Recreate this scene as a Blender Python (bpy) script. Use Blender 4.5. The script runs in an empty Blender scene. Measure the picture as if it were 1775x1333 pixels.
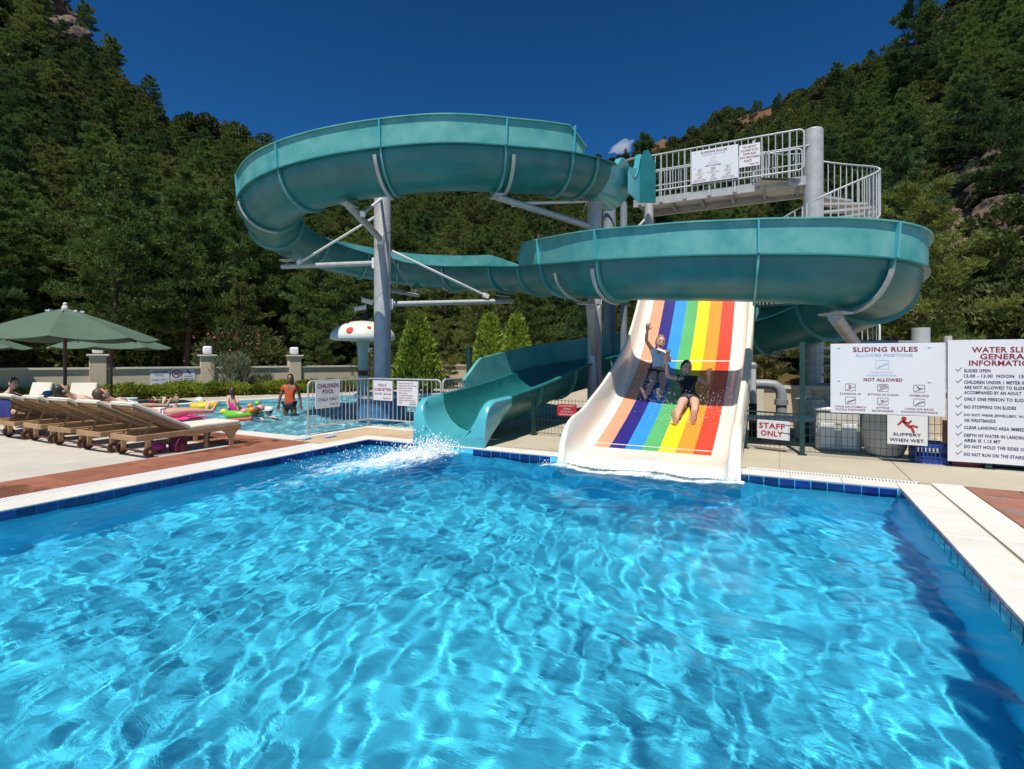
import bpy, math, random
import numpy as np
from mathutils import Vector, Matrix
S = bpy.context.scene
col = S.collection
R = math.radians
# ---------------------------------------------------------------- camera, sky, sun, exposure
cam = bpy.data.cameras.new('camera'); co = bpy.data.objects.new('camera', cam); col.objects.link(co); S.camera = co
TH = R(27.3); CT, ST = math.cos(TH), math.sin(TH)
EYE = 1.3
co.location = (0, 0, EYE); co.rotation_euler = (R(90), 0, TH)
cam.sensor_width = 36; cam.lens = 36*904/1775; cam.shift_y = -.02535; cam.clip_start = .05; cam.clip_end = 8000
def W(L, D, z=0.0):
    """metres to the right of / ahead of the photographer -> world (world X runs along the far pool edge, Y away from it)"""
    return Vector((L*CT - D*ST, L*ST + D*CT, z))
SUN_EL = R(64)
sd = W(-.20, -.78).normalized()*math.cos(SUN_EL); sd.z = math.sin(SUN_EL)
wd = bpy.data.worlds.new('World'); S.world = wd; wd.use_nodes = True
wn = wd.node_tree; bg = wn.nodes['Background']
sky = wn.nodes.new('ShaderNodeTexSky'); sky.sky_type = 'NISHITA'; sky.sun_disc = False
sky.sun_elevation = SUN_EL; sky.sun_rotation = math.atan2(sd.x, sd.y)
sky.altitude = 2200; sky.air_density = .8; sky.dust_density = .05; sky.ozone_density = 7
gm = wn.nodes.new('ShaderNodeGamma'); gm.inputs[1].default_value = 1.55      # polarising filter: deeper blue
hs = wn.nodes.new('ShaderNodeHueSaturation'); hs.inputs['Saturation'].default_value = 1.06; hs.inputs['Hue'].default_value = .488; hs.inputs['Value'].default_value = .40
wn.links.new(sky.outputs[0], gm.inputs[0]); wn.links.new(gm.outputs[0], hs.inputs['Color']); wn.links.new(hs.outputs[0], bg.inputs[0])
bg.inputs[1].default_value = .12
sl = bpy.data.lights.new('sun', 'SUN'); so = bpy.data.objects.new('sun', sl); col.objects.link(so)
sl.energy = 4.4; sl.angle = R(.5); sl.color = (1, .955, .88); so.rotation_euler = sd.to_track_quat('Z', 'Y').to_euler(); so.location = (0, 0, 30)
sl.cycles.is_caustics_light = True
S.view_settings.view_transform = 'Standard'; S.view_settings.look = 'None'; S.view_settings.exposure = .30; S.view_settings.gamma = 1
S.view_settings.use_curve_mapping = False
S.render.engine = 'CYCLES'
S.cycles.max_bounces = 8; S.cycles.transparent_max_bounces = 12; S.cycles.caustics_reflective = False
rnd = random.Random(7); rng = np.random.default_rng(11)
# ---------------------------------------------------------------- object helpers
def tag(o, label=None, cat=None, group=None, kind=None):
    if label: o['label'] = label
    if cat: o['category'] = cat
    if group: o['group'] = group
    if kind: o['kind'] = kind
    return o
def thing(name, label, cat, loc=(0, 0, 0), rz=0.0, group=None):
    o = bpy.data.objects.new(name, None); col.objects.link(o); o.location = loc; o.rotation_euler = (0, 0, rz); o.empty_display_size = .1
    return tag(o, label, cat, group, 'thing')
def wmat(o):
    m = Matrix.LocRotScale(o.location, o.rotation_euler, o.scale)
    return m if o.parent is None else wmat(o.parent) @ o.matrix_parent_inverse @ m
CH = {}
def link(name, mesh, parent=None, world=False):
    """world=True: the mesh is written in world coordinates, else in the parent's"""
    o = bpy.data.objects.new(name, mesh); col.objects.link(o)
    if parent is not None:
        o.parent = parent; CH.setdefault(parent.name, []).append(o)
        if world: o.matrix_parent_inverse = wmat(parent).inverted()
    return o
def copy_tree(o, parent=None, loc=None, rz=None, label=None, group=None):
    c = o.copy(); col.objects.link(c)
    if parent is not None: c.parent = parent; CH.setdefault(parent.name, []).append(c)
    for x in CH.get(o.name, []): copy_tree(x, c)
    if loc is not None: c.location = loc
    if rz is not None: c.rotation_euler = (0, 0, rz)
    return tag(c, label, None, group)
class MB:
    """collects shapes, builds ONE mesh object"""
    def __init__(s): s.v = []; s.f = []; s.m = []
    def add(s, vs, fs, mi=0, M=None):
        n = len(s.v)
        if M is not None: vs = [M @ Vector(p) for p in vs]
        s.v.extend([tuple(p) for p in vs]); s.f.extend([tuple(i+n for i in f) for f in fs]); s.m.extend([mi]*len(fs)); return s
    def box(s, x0, x1, y0, y1, z0, z1, mi=0, M=None, bev=0.0):
        if bev <= 0:
            v = [(x, y, z) for x in (x0, x1) for y in (y0, y1) for z in (z0, z1)]
            return s.add(v, [(0, 1, 3, 2), (4, 6, 7, 5), (0, 4, 5, 1), (2, 3, 7, 6), (0, 2, 6, 4), (1, 5, 7, 3)], mi, M)
        b = min(bev, (x1-x0)/2.01, (y1-y0)/2.01, (z1-z0)/2.01)
        v = []; 
        for x, ix in ((x0, 1), (x1, -1)):
            for y, iy in ((y0, 1), (y1, -1)):
                for z, iz in ((z0, 1), (z1, -1)):
                    v += [(x, y+iy*b, z+iz*b), (x+ix*b, y, z+iz*b), (x+ix*b, y+iy*b, z)]
        def k(a, b_, c, d): return (a*4+b_*2+c)*3+d
        f = []
        for a in (0, 1):
            q = [k(a, 0, 0, 0), k(a, 0, 1, 0), k(a, 1, 1, 0), k(a, 1, 0, 0)]; f.append(tuple(q if a == 0 else q[::-1]))
            q = [k(0, a, 0, 1), k(1, a, 0, 1), k(1, a, 1, 1), k(0, a, 1, 1)]; f.append(tuple(q if a == 0 else q[::-1]))
            q = [k(0, 0, a, 2), k(0, 1, a, 2), k(1, 1, a, 2), k(1, 0, a, 2)]; f.append(tuple(q if a == 0 else q[::-1]))
        for a in (0, 1):
            for c in (0, 1):
                f.append((k(a, c, 0, 0), k(a, c, 0, 1), k(a, c, 1, 1), k(a, c, 1, 0)))
                f.append((k(a, 0, c, 0), k(a, 0, c, 2), k(a, 1, c, 2), k(a, 1, c, 0)))
                f.append((k(0, a, c, 1), k(0, a, c, 2), k(1, a, c, 2), k(1, a, c, 1)))
                for d in (0, 1): pass
        for a in (0, 1):
            for b2 in (0, 1):
                for c in (0, 1): f.append((k(a, b2, c, 0), k(a, b2, c, 1), k(a, b2, c, 2)))
        return s.add(v, f, mi, M)
    def bar(s, p, q, w, h, mi=0, up=(0, 0, 1)):
        p, q = Vector(p), Vector(q); t = (q-p).normalized(); a = t.cross(Vector(up))
        if a.length < 1e-4: a = t.cross(Vector((1, 0, 0)))
        a.normalize(); b = a.cross(t).normalized(); a *= w/2; b *= h/2
        v = [p-a-b, p+a-b, p+a+b, p-a+b, q-a-b, q+a-b, q+a+b, q-a+b]
        return s.add(v, [(3, 2, 1, 0), (4, 5, 6, 7), (0, 1, 5, 4), (1, 2, 6, 5), (2, 3, 7, 6), (3, 0, 4, 7)], mi)
    def tube(s, pts, r, n=10, mi=0, caps=True):
        pts = [Vector(p) for p in pts]; rs = r if isinstance(r, (list, tuple)) else [r]*len(pts)
        v = []; f = []; a = None
        for i, p in enumerate(pts):
            t = (pts[min(i+1, len(pts)-1)] - pts[max(i-1, 0)]).normalized()
            if a is None:
                a = t.cross(Vector((0, 0, 1)));
                if a.length < .05: a = t.cross(Vector((1, 0, 0)))
            a = (a - t*a.dot(t)).normalized(); b = t.cross(a)
            for k in range(n):
                w = 2*math.pi*k/n; v.append(p + (a*math.cos(w) + b*math.sin(w))*rs[i])
        for i in range(len(pts)-1):
            for k in range(n):
                k2 = (k+1) % n; f.append((i*n+k, i*n+k2, (i+1)*n+k2, (i+1)*n+k))
        if caps: f.append(tuple(range(n))[::-1]); f.append(tuple((len(pts)-1)*n+k for k in range(n)))
        return s.add(v, f, mi)
    def lathe(s, prof, c=(0, 0, 0), n=24, mi=0, M=None, sx=1, sy=1):
        v = []; f = []
        for r, z in prof:
            for k in range(n):
                w = 2*math.pi*k/n; v.append((c[0]+sx*r*math.cos(w), c[1]+sy*r*math.sin(w), c[2]+z))
        for i in range(len(prof)-1):
            for k in range(n):
                k2 = (k+1) % n; f.append((i*n+k, i*n+k2, (i+1)*n+k2, (i+1)*n+k))
        f.append(tuple(range(n))[::-1]); f.append(tuple((len(prof)-1)*n+k for k in range(n)))
        return s.add(v, f, mi, M)
    def ball(s, c, r, mi=0, n=10, m=7, M=None):
        rx, ry, rz = r if isinstance(r, (tuple, list)) else (r, r, r)
        pr = []; v = [(c[0], c[1], c[2]-rz)]; f = []
        for i in range(1, m):
            a = math.pi*i/m - math.pi/2
            for k in range(n):
                w = 2*math.pi*k/n; v.append((c[0]+rx*math.cos(a)*math.cos(w), c[1]+ry*math.cos(a)*math.sin(w), c[2]+rz*math.sin(a)))
        v.append((c[0], c[1], c[2]+rz)); T = len(v)-1
        for k in range(n):
            k2 = (k+1) % n; f.append((0, 1+k2, 1+k)); f.append((T, T-n+k, T-n+k2))
            for i in range(m-2): f.append((1+i*n+k, 1+i*n+k2, 1+(i+1)*n+k2, 1+(i+1)*n+k))
        return s.add(v, f, mi, M)
    def grid(s, rows, mi=0, closed=False):
        """rows: list of equally long point lists, joined by quads"""
        n = len(rows[0]); v = [p for r in rows for p in r]; f = []
        for i in range(len(rows)-1):
            for k in range(n if closed else n-1):
                k2 = (k+1) % n; f.append((i*n+k, i*n+k2, (i+1)*n+k2, (i+1)*n+k))
        return s.add(v, f, mi)
    def mesh(s, name, mats, smooth=False, ang=None):
        m = bpy.data.meshes.new(name); m.from_pydata(s.v, [], s.f)
        for mt in (mats if isinstance(mats, (list, tuple)) else [mats]): m.materials.append(mt)
        m.polygons.foreach_set('material_index', s.m)
        if smooth:
            m.shade_smooth()
            if ang is not None: m.set_sharp_from_angle(angle=R(ang))
        m.update(); return m
    def build(s, name, mats, parent=None, smooth=False, ang=40, world=True):
        return link(name, s.mesh(name, mats, smooth, ang), parent, world)
def np_mesh(name, verts, faces, mat, smooth=False):
    m = bpy.data.meshes.new(name); k = faces.shape[1]
    m.vertices.add(len(verts)); m.vertices.foreach_set('co', np.ascontiguousarray(verts, dtype=np.float32).ravel())
    m.loops.add(faces.size); m.loops.foreach_set('vertex_index', np.ascontiguousarray(faces, dtype=np.int32).ravel())
    m.polygons.add(len(faces)); m.polygons.foreach_set('loop_start', np.arange(0, faces.size, k, dtype=np.int32))
    m.update(calc_edges=True)
    if mat is not None: m.materials.append(mat)
    if smooth: m.shade_smooth()
    return m
# ---------------------------------------------------------------- materials
def mat(name, c, rough=.5, var=.12, scale=3.0, bump=0.0, bscale=60.0, metal=0.0, spec=.5, coat=0.0, c2=None, thr=None, detail=6, island=0.0, sub=0.0):
    m = bpy.data.materials.new(name); m.use_nodes = True; nt = m.node_tree; b = nt.nodes['Principled BSDF']; L = nt.links.new
    tc = nt.nodes.new('ShaderNodeTexCoord'); geo = nt.nodes.new('ShaderNodeNewGeometry')
    nz = nt.nodes.new('ShaderNodeTexNoise'); nz.inputs['Scale'].default_value = scale; nz.inputs['Detail'].default_value = detail; nz.inputs['Roughness'].default_value = .62
    L(geo.outputs['Position'], nz.inputs['Vector'])
    cr = nt.nodes.new('ShaderNodeValToRGB')
    if c2 is None: a = tuple(max(0, x*(1-var)) for x in c); d = tuple(min(1, x*(1+var)) for x in c)
    else: a, d = c, c2
    lo, hi = thr if thr else (.32, .68)
    cr.color_ramp.elements[0].position = lo; cr.color_ramp.elements[0].color = (*a, 1); cr.color_ramp.elements[1].position = hi; cr.color_ramp.elements[1].color = (*d, 1)
    L(nz.outputs['Fac'], cr.inputs[0]); out = cr.outputs[0]
    if island > 0:
        h = nt.nodes.new('ShaderNodeHueSaturation'); mp = nt.nodes.new('ShaderNodeMapRange')
        oi = nt.nodes.new('ShaderNodeObjectInfo')
        L(oi.outputs['Random'], mp.inputs[0]); mp.inputs[3].default_value = 1-island; mp.inputs[4].default_value = 1+island
        L(out, h.inputs['Color']); L(mp.outputs[0], h.inputs['Value']); out = h.outputs[0]
    L(out, b.inputs['Base Color']); b.inputs['Roughness'].default_value = rough; b.inputs['Metallic'].default_value = metal
    b.inputs['Specular IOR Level'].default_value = spec; b.inputs['Coat Weight'].default_value = coat
    if sub: b.inputs['Subsurface Weight'].default_value = sub; b.inputs['Subsurface Radius'].default_value = (.02, .008, .004); b.inputs['Subsurface Scale'].default_value = 1
    if bump > 0:
        n2 = nt.nodes.new('ShaderNodeTexNoise'); n2.inputs['Scale'].default_value = bscale; n2.inputs['Detail'].default_value = 5
        L(geo.outputs['Position'], n2.inputs['Vector']); bp = nt.nodes.new('ShaderNodeBump'); bp.inputs['Strength'].default_value = bump; bp.inputs['Distance'].default_value = .01
        L(n2.outputs['Fac'], bp.inputs['Height']); L(bp.outputs[0], b.inputs['Normal'])
    return m
def leaf_mat(name, dark, light, trans=.35, scale=.35, rough=.65):
    m = bpy.data.materials.new(name); m.use_nodes = True; nt = m.node_tree; b = nt.nodes['Principled BSDF']; L = nt.links.new
    geo = nt.nodes.new('ShaderNodeNewGeometry'); oi = nt.nodes.new('ShaderNodeObjectInfo')
    nz = nt.nodes.new('ShaderNodeTexNoise'); nz.inputs['Scale'].default_value = scale; nz.inputs['Detail'].default_value = 3; L(geo.outputs['Position'], nz.inputs['Vector'])
    ad = nt.nodes.new('ShaderNodeMath'); ad.operation = 'MULTIPLY_ADD'; L(geo.outputs['Random Per Island'], ad.inputs[0]); ad.inputs[1].default_value = .55; L(nz.outputs['Fac'], ad.inputs[2])
    a2 = nt.nodes.new('ShaderNodeMath'); a2.operation = 'MULTIPLY_ADD'; L(oi.outputs['Random'], a2.inputs[0]); a2.inputs[1].default_value = .45; L(ad.outputs[0], a2.inputs[2])
    cr = nt.nodes.new('ShaderNodeValToRGB'); cr.color_ramp.elements[0].position = .55; cr.color_ramp.elements[0].color = (*dark, 1); cr.color_ramp.elements[1].position = 1.3 if False else 1.0; cr.color_ramp.elements[1].color = (*light, 1)
    L(a2.outputs[0], cr.inputs[0]); L(cr.outputs[0], b.inputs['Base Color']); b.inputs['Roughness'].default_value = rough; b.inputs['Specular IOR Level'].default_value = .25
    if trans > 0:
        tr = nt.nodes.new('ShaderNodeBsdfTranslucent'); L(cr.outputs[0], tr.inputs[0]); mx = nt.nodes.new('ShaderNodeMixShader'); mx.inputs[0].default_value = trans
        o = nt.nodes['Material Output']; L(b.outputs[0], mx.inputs[1]); L(tr.outputs[0], mx.inputs[2]); L(mx.outputs[0], o.inputs[0])
    return m
T_TEAL = mat('teal_gelcoat', (.008, .124, .128), .38, scale=2.2, c2=(.020, .180, .176), coat=.06, bump=.06, bscale=9)
T_TEALF = mat('faded_teal_gelcoat', (.045, .27, .255), .48, scale=2.4, c2=(.14, .39, .355), coat=.1, bump=.08, bscale=9)
T_TEALB = mat('bright_teal_gelcoat', (.06, .36, .40), .25, scale=1.2, c2=(.10, .43, .46), coat=.35)
T_WHITE = mat('cream_gelcoat', (.74, .71, .60), .28, var=.04, scale=1.5, coat=.3)
T_GALV = mat('galvanised_steel', (.43, .425, .41), .5, var=.14, scale=6, metal=.2, bump=.05, bscale=30)
T_GREY = mat('grey_painted_steel', (.20, .23, .25), .45, var=.1, scale=4)
T_WHITEM = mat('white_painted_steel', (.70, .70, .68), .4, var=.06, scale=4)
T_RAIL = mat('grey_rail_steel', (.44, .45, .45), .45, var=.1, scale=6, metal=.1)
T_DARK = mat('dark_rubber', (.02, .02, .02), .7)
T_STUCCO = mat('beige_stucco', (.54, .45, .31), .9, var=.09, scale=2.2, bump=.5, bscale=45)
T_COPING = mat('pale_stone_coping', (.60, .555, .45), .8, var=.08, scale=2, bump=.2, bscale=50)
T_LAMP = mat('opal_lamp_plastic', (.82, .82, .80), .35, var=.02)
T_CREAM = mat('cream_paving_stone', (.50, .465, .395), .75, var=.07, scale=3, bump=.15, bscale=80, island=.05)
T_TERRA = mat('terracotta_tile', (.30, .115, .066), .5, var=.2, scale=4, bump=.1, bscale=60, island=.11)
T_BEIGE = mat('beige_deck_stone', (.44, .385, .285), .7, var=.08, scale=1.6, bump=.15, bscale=70, island=.05)
T_WSTONE = mat('white_pool_coping', (.66, .63, .56), .6, var=.05, scale=4, island=.04)
T_WHITEP = mat('white_grating_plastic', (.78, .77, .74), .5, var=.03)
T_BLUE = mat('cobalt_glazed_tile', (.008, .025, .16), .12, var=.4, scale=6, coat=.4, island=.35)
T_GROUT = mat('dark_joint', (.20, .17, .13), .9)
T_TEAK = mat('weathered_teak', (.36, .215, .10), .6, var=.22, scale=5, bump=.15, bscale=40, island=.08)
T_TEAKD = mat('brown_stained_wood', (.085, .03, .014), .5, var=.2, scale=6)
T_CUSH = mat('cream_canvas', (.66, .61, .50), .85, var=.05, scale=6, bump=.1, bscale=200)
T_GREEN = mat('green_canvas', (.075, .125, .082), .85, var=.08, scale=3)
T_SIGN = mat('white_sign_board', (.70, .70, .70), .45, var=.03, scale=2)
T_RED = mat('dark_red_print', (.22, .012, .018), .5)
T_NAVY = mat('navy_print', (.025, .022, .085), .5)
T_SKYB = mat('light_blue_print', (.32, .47, .66), .5)
T_BLACK = mat('black_print', (.015, .015, .02), .5)
T_FGREEN = mat('dark_green_powdercoat', (.008, .045, .035), .4)
T_PINK = mat('pink_cloth', (.75, .05, .26), .8); T_REDP = mat('red_plastic', (.55, .03, .015), .35); T_BLUEP = mat('blue_plastic', (.01, .05, .30), .4)
T_YEL = mat('yellow_vinyl', (.80, .58, .02), .3, coat=.3)
T_FOAM = mat('white_water_foam', (.82, .86, .88), .6, var=.02)

nt = T_TERRA.node_tree; b = nt.nodes['Principled BSDF']          # drying wet patches
wn_ = nt.nodes.new('ShaderNodeTexNoise'); wn_.inputs['Scale'].default_value = 1.6; wn_.inputs['Detail'].default_value = 5; gg = nt.nodes.new('ShaderNodeNewGeometry'); nt.links.new(gg.outputs['Position'], wn_.inputs['Vector'])
wr = nt.nodes.new('ShaderNodeMapRange'); wr.inputs[1].default_value = .55; wr.inputs[2].default_value = .60; wr.inputs[3].default_value = 1.0; wr.inputs[4].default_value = .62; nt.links.new(wn_.outputs['Fac'], wr.inputs[0])
old = b.inputs['Base Color'].links[0].from_socket; mw = nt.nodes.new('ShaderNodeMixRGB'); mw.blend_type = 'MULTIPLY'; mw.inputs[0].default_value = 1; nt.links.new(old, mw.inputs[1]); nt.links.new(wr.outputs[0], mw.inputs[2]); nt.links.new(mw.outputs[0], b.inputs['Base Color'])
w2 = nt.nodes.new('ShaderNodeMapRange'); w2.inputs[1].default_value = .55; w2.inputs[2].default_value = .60; w2.inputs[3].default_value = .55; w2.inputs[4].default_value = .15; nt.links.new(wn_.outputs['Fac'], w2.inputs[0]); nt.links.new(w2.outputs[0], b.inputs['Roughness'])
# ================================================================ hills, forest
PXA = lambda x: (x-887.5)/904.0
CREST = [(-2.4, .98, 70), (-1.6, .92, 70), (-1.15, .84, 72), (-.98, .78, 75), (-.84, .645, 80), (-.744, .535, 85), (-.65, .44, 90), (-.55, .40, 95), (-.456, .36, 105), (-.36, .36, 130), (-.21, .375, 180), (-.05, .375, 230), (.08, .375, 260), (.142, .375, 260), (.22, .385, 230),
         (.335, .425, 190), (.49, .475, 150), (.6, .50, 115), (.733, .575, 95), (.833, .66, 90), (.98, .76, 85), (1.3, .9, 80), (2.4, 1.0, 75)]
BASE = [(-2.4, 20), (-1.2, 21), (-.9, 23), (-.6, 25), (-.3, 27), (0, 29), (.3, 28), (.5, 25), (.7, 21), (.9, 18), (1.3, 15), (2.4, 13)]
ca = np.array(CREST); ba = np.array(BASE)
def vnoise(x, y, seed=0):
    r = np.random.default_rng(seed); z = np.zeros_like(np.asarray(x, float) + np.asarray(y, float))
    for i in range(24):
        k = .02*2**(i/4.5); a = r.random()*6.283; z = z + np.sin((np.cos(a)*x+np.sin(a)*y)*k*6.283+r.random()*6.283)*(k/.02)**-.75
    return z
def hill_z(a, D):
    Dc = np.interp(a, ca[:, 0], ca[:, 2]); te = np.interp(a, ca[:, 0], ca[:, 1]); D0 = np.interp(a, ba[:, 0], ba[:, 1])
    t = (D-D0)/(Dc-D0); zc = te*Dc+EYE
    z = np.where(t < 1, zc*np.clip(t, 0, 1)**1.12, zc*(1-.35*(t-1)*(1+.0*t)))
    n = vnoise(a*D, D, 5)
    return z + n*.55*np.clip(t*4, 0, 1)*(D/60)**.6 - .35*(t <= 0), t
def terrain():
    As = np.linspace(-2.3, 2.3, 230); T = np.concatenate([np.linspace(-.02, 1, 80), np.linspace(1.03, 1.9, 14)])
    V = np.zeros((len(As), len(T), 3))
    for i, a in enumerate(As):
        Dc = np.interp(a, ca[:, 0], ca[:, 2]); D0 = np.interp(a, ba[:, 0], ba[:, 1]); D = D0+(Dc-D0)*T
        z, _ = hill_z(np.full_like(D, a), D); L = a*D
        V[i, :, 0] = L*CT-D*ST; V[i, :, 1] = L*ST+D*CT; V[i, :, 2] = z
    V[:, 0, 2] = -.6
    n, k = len(As), len(T); idx = np.arange(n*k).reshape(n, k)
    F = np.stack([idx[:-1, :-1], idx[1:, :-1], idx[1:, 1:], idx[:-1, 1:]], -1).reshape(-1, 4)
    return np_mesh('hillside', V.reshape(-1, 3), F, None, True)
hm = bpy.data.materials.new('hill_soil'); hm.use_nodes = True
nt = hm.node_tree; b = nt.nodes['Principled BSDF']; b.inputs['Roughness'].default_value = .95; b.inputs['Specular IOR Level'].default_value = .1
geo = nt.nodes.new('ShaderNodeNewGeometry'); n1 = nt.nodes.new('ShaderNodeTexNoise'); n1.inputs['Scale'].default_value = .09; n1.inputs['Detail'].default_value = 9; n1.inputs['Roughness'].default_value = .68
nt.links.new(geo.outputs['Position'], n1.inputs['Vector']); cr = nt.nodes.new('ShaderNodeValToRGB')
for p, c in ((.38, (.035, .045, .015)), (.47, (.07, .06, .025)), (.55, (.12, .062, .03)), (.68, (.18, .098, .055))):
    e = cr.color_ramp.elements.new(p); e.color = (*c, 1)
cr.color_ramp.elements.remove(cr.color_ramp.elements[0]); cr.color_ramp.elements.remove(cr.color_ramp.elements[-1])
nt.links.new(n1.outputs['Fac'], cr.inputs[0]); nt.links.new(cr.outputs[0], b.inputs['Base Color'])
ho = link('hillside', terrain()); ho.data.materials.append(hm); tag(ho, 'steep valley sides of reddish soil under the pine forest', None, None, 'structure')
# ---- foliage builders
def blades(C, Dr, k, ln, wd, spread, r):
    """k narrow needle tufts at every centre C, fanned around direction Dr"""
    n = len(C); C = np.repeat(C, k, 0); Dv = np.repeat(Dr, k, 0) + r.normal(0, spread, (n*k, 3)); Dv /= np.linalg.norm(Dv, axis=1)[:, None]+1e-9
    l = ln*(.6+.7*r.random(n*k))[:, None]; s = np.cross(Dv, r.normal(0, 1, (n*k, 3))); s /= np.linalg.norm(s, axis=1)[:, None]+1e-9
    w = wd*(.7+.6*r.random(n*k))[:, None]; base = C + r.normal(0, ln*.12, C.shape)
    V = np.stack([base-s*w*.35, base+Dv*l*.55+s*w, base+Dv*l, base+Dv*l*.5-s*w], 1).reshape(-1, 3)
    return V, np.arange(len(V)).reshape(-1, 4)
L_PINE = [leaf_mat('pine_needles', (.010, .022, .006), (.125, .188, .042), .36, .22), leaf_mat('dark_pine_needles', (.008, .020, .007), (.076, .138, .040), .36, .22), leaf_mat('yellowish_pine_needles', (.016, .028, .007), (.175, .21, .046), .36, .22)]
BARK = mat('pine_bark', (.075, .048, .032), .95, var=.35, scale=6, bump=.6, bscale=25)
def pine_meshes(h, cr_w, seed, m, bare=.28, nl=50, k=13, fine=1.15, top=.12):
    r = np.random.default_rng(seed); mb = MB(); lean = r.normal(0, .025*h, 2)
    axis = lambda z: np.array([lean[0]*(z/h)**2, lean[1]*(z/h)**2 + .012*h*math.sin(z/h*5+seed), z])
    mb.tube([axis(h*t) for t in np.linspace(0, .97, 9)], [max(.012*h*.18, .0155*h*(1-t)**.8) for t in np.linspace(0, .97, 9)], 7)
    Cs = []; Ds = []; az = r.random()*6
    for i in range(nl):
        t = bare+(1-bare)*(i+.5)/nl; z0 = h*t; az += 2.4+r.normal(0, .35)
        prof = ((1-t)/(1-bare))**.62*(.55+.45*min(1, (t-bare)/.18)) + top
        ln = cr_w*prof*(.55+.6*r.random()); up = .10+.75*t*r.random()
        d = np.array([math.cos(az), math.sin(az), 0]); p0 = axis(z0)
        pt = lambda u: p0 + d*ln*u + np.array([0, 0, ln*(up*u - .22*u*u*(1-t))])
        mb.tube([pt(u) for u in (0, .35, .7, .95)], [.0045*h*(1.1-t), .0033*h*(1.1-t), .0018*h, .0008*h], 4, caps=False)
        nt_ = int((16+ln*9)*fine)
        for j in range(nt_):
            u = .25+.8*r.random()**.75; sidev = np.array([-d[1], d[0], 0]); w = (r.random()*2-1)*ln*.36*(1.15-u*.7)
            p = pt(min(u, 1.05)) + sidev*w + np.array([0, 0, abs(r.normal(0, .05*ln))+.02*h*r.random()-.008*h])
            dd = d*.5+sidev*(w/ln)*1.2+np.array([0, 0, .75]); Cs.append(p); Ds.append(dd/np.linalg.norm(dd))
    V, F = blades(np.array(Cs), np.array(Ds), k, .030*h, .0026*h, .62, r)
    return mb.mesh('pine_trunk', BARK, True), np_mesh('pine_crown', V, F, m)
PINES = [pine_meshes(9, 2.5, 1, L_PINE[0]), pine_meshes(10, 2.9, 2, L_PINE[0]), pine_meshes(8.5, 2.7, 3, L_PINE[1]), pine_meshes(11, 2.6, 4, L_PINE[1], .2), pine_meshes(9, 3.0, 5, L_PINE[2], .15), pine_meshes(7, 2.4, 6, L_PINE[2], .1, 40), pine_meshes(10, 3.1, 8, L_PINE[0], .3, 52)]
def tree(name, label, cat, loc, meshes, sc, rz, group=None, szf=1.0):
    t = thing(name, label, cat, loc, rz, group); t.scale = (sc, sc, sc*szf)
    link('trunk', meshes[0], t); link('crown', meshes[1], t); return t
def gz(L, D):
    z, t = hill_z(np.array([L/D]), np.array([D])); return float(z[0]), float(t[0])
# forest points
pts = []
r = np.random.default_rng(21)
N = 60000
a_ = r.uniform(-1.45, 1.45, N); Dn = 17*np.exp(r.random(N)*math.log(290/17.))
z_, t_ = hill_z(a_, Dn); L_ = a_*Dn
dens = vnoise(L_*.8, Dn*.8, 9)
order = r.permutation(N)
grid = {}
for i in order:
    t, D, L, a = t_[i], Dn[i], L_[i], a_[i]
    if t < -.04 or t > 1.06 or abs(a) > 1.4: continue
    if (abs(L+19.8) < 2.2 and D < 28) or (abs(L-14.8) < 2 and 52 < D < 61): continue
    center = -.42 < a < .62
    if center:
        if t > .5 and dens[i]*.2 + r.random()*.9 < (t-.5)*1.3: continue
    if a > .80 and .10 < t < .34 and r.random() < .93: continue      # bare rock face above the sign boards
    if a < -.72 and t > .86 and -1.02 < a and r.random() < .7: continue
    sp = (2.1+.011*D*1.3) if not center else 2.4+.009*D
    if t < .1: sp *= 1.1
    k = (int(L//sp), int(D//sp)); ok = True
    for u in (-1, 0, 1):
        for v in (-1, 0, 1):
            for (l2, d2) in grid.get((k[0]+u, k[1]+v, round(sp)), ()):
                if (l2-L)**2+(d2-D)**2 < sp*sp: ok = False
    if not ok: continue
    grid.setdefault((k[0], k[1], round(sp)), []).append((L, D))
    rk = .42 if (a > .78 and t < .14) else 1.0
    sc = rk*(.52+.42*r.random())*(1.0 if not center else .85)*(1-.30*max(0, t)) * (1.0 if D < 120 else .85)
    pts.append((L, D, float(z_[i])-.15, sc, r.random()*6.28, (int(r.integers(0, 7)) if not center or r.random() < .5 else int(r.choice([4, 5, 0]))), t))
pts.sort(key=lambda p: p[1]/p[3])
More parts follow.
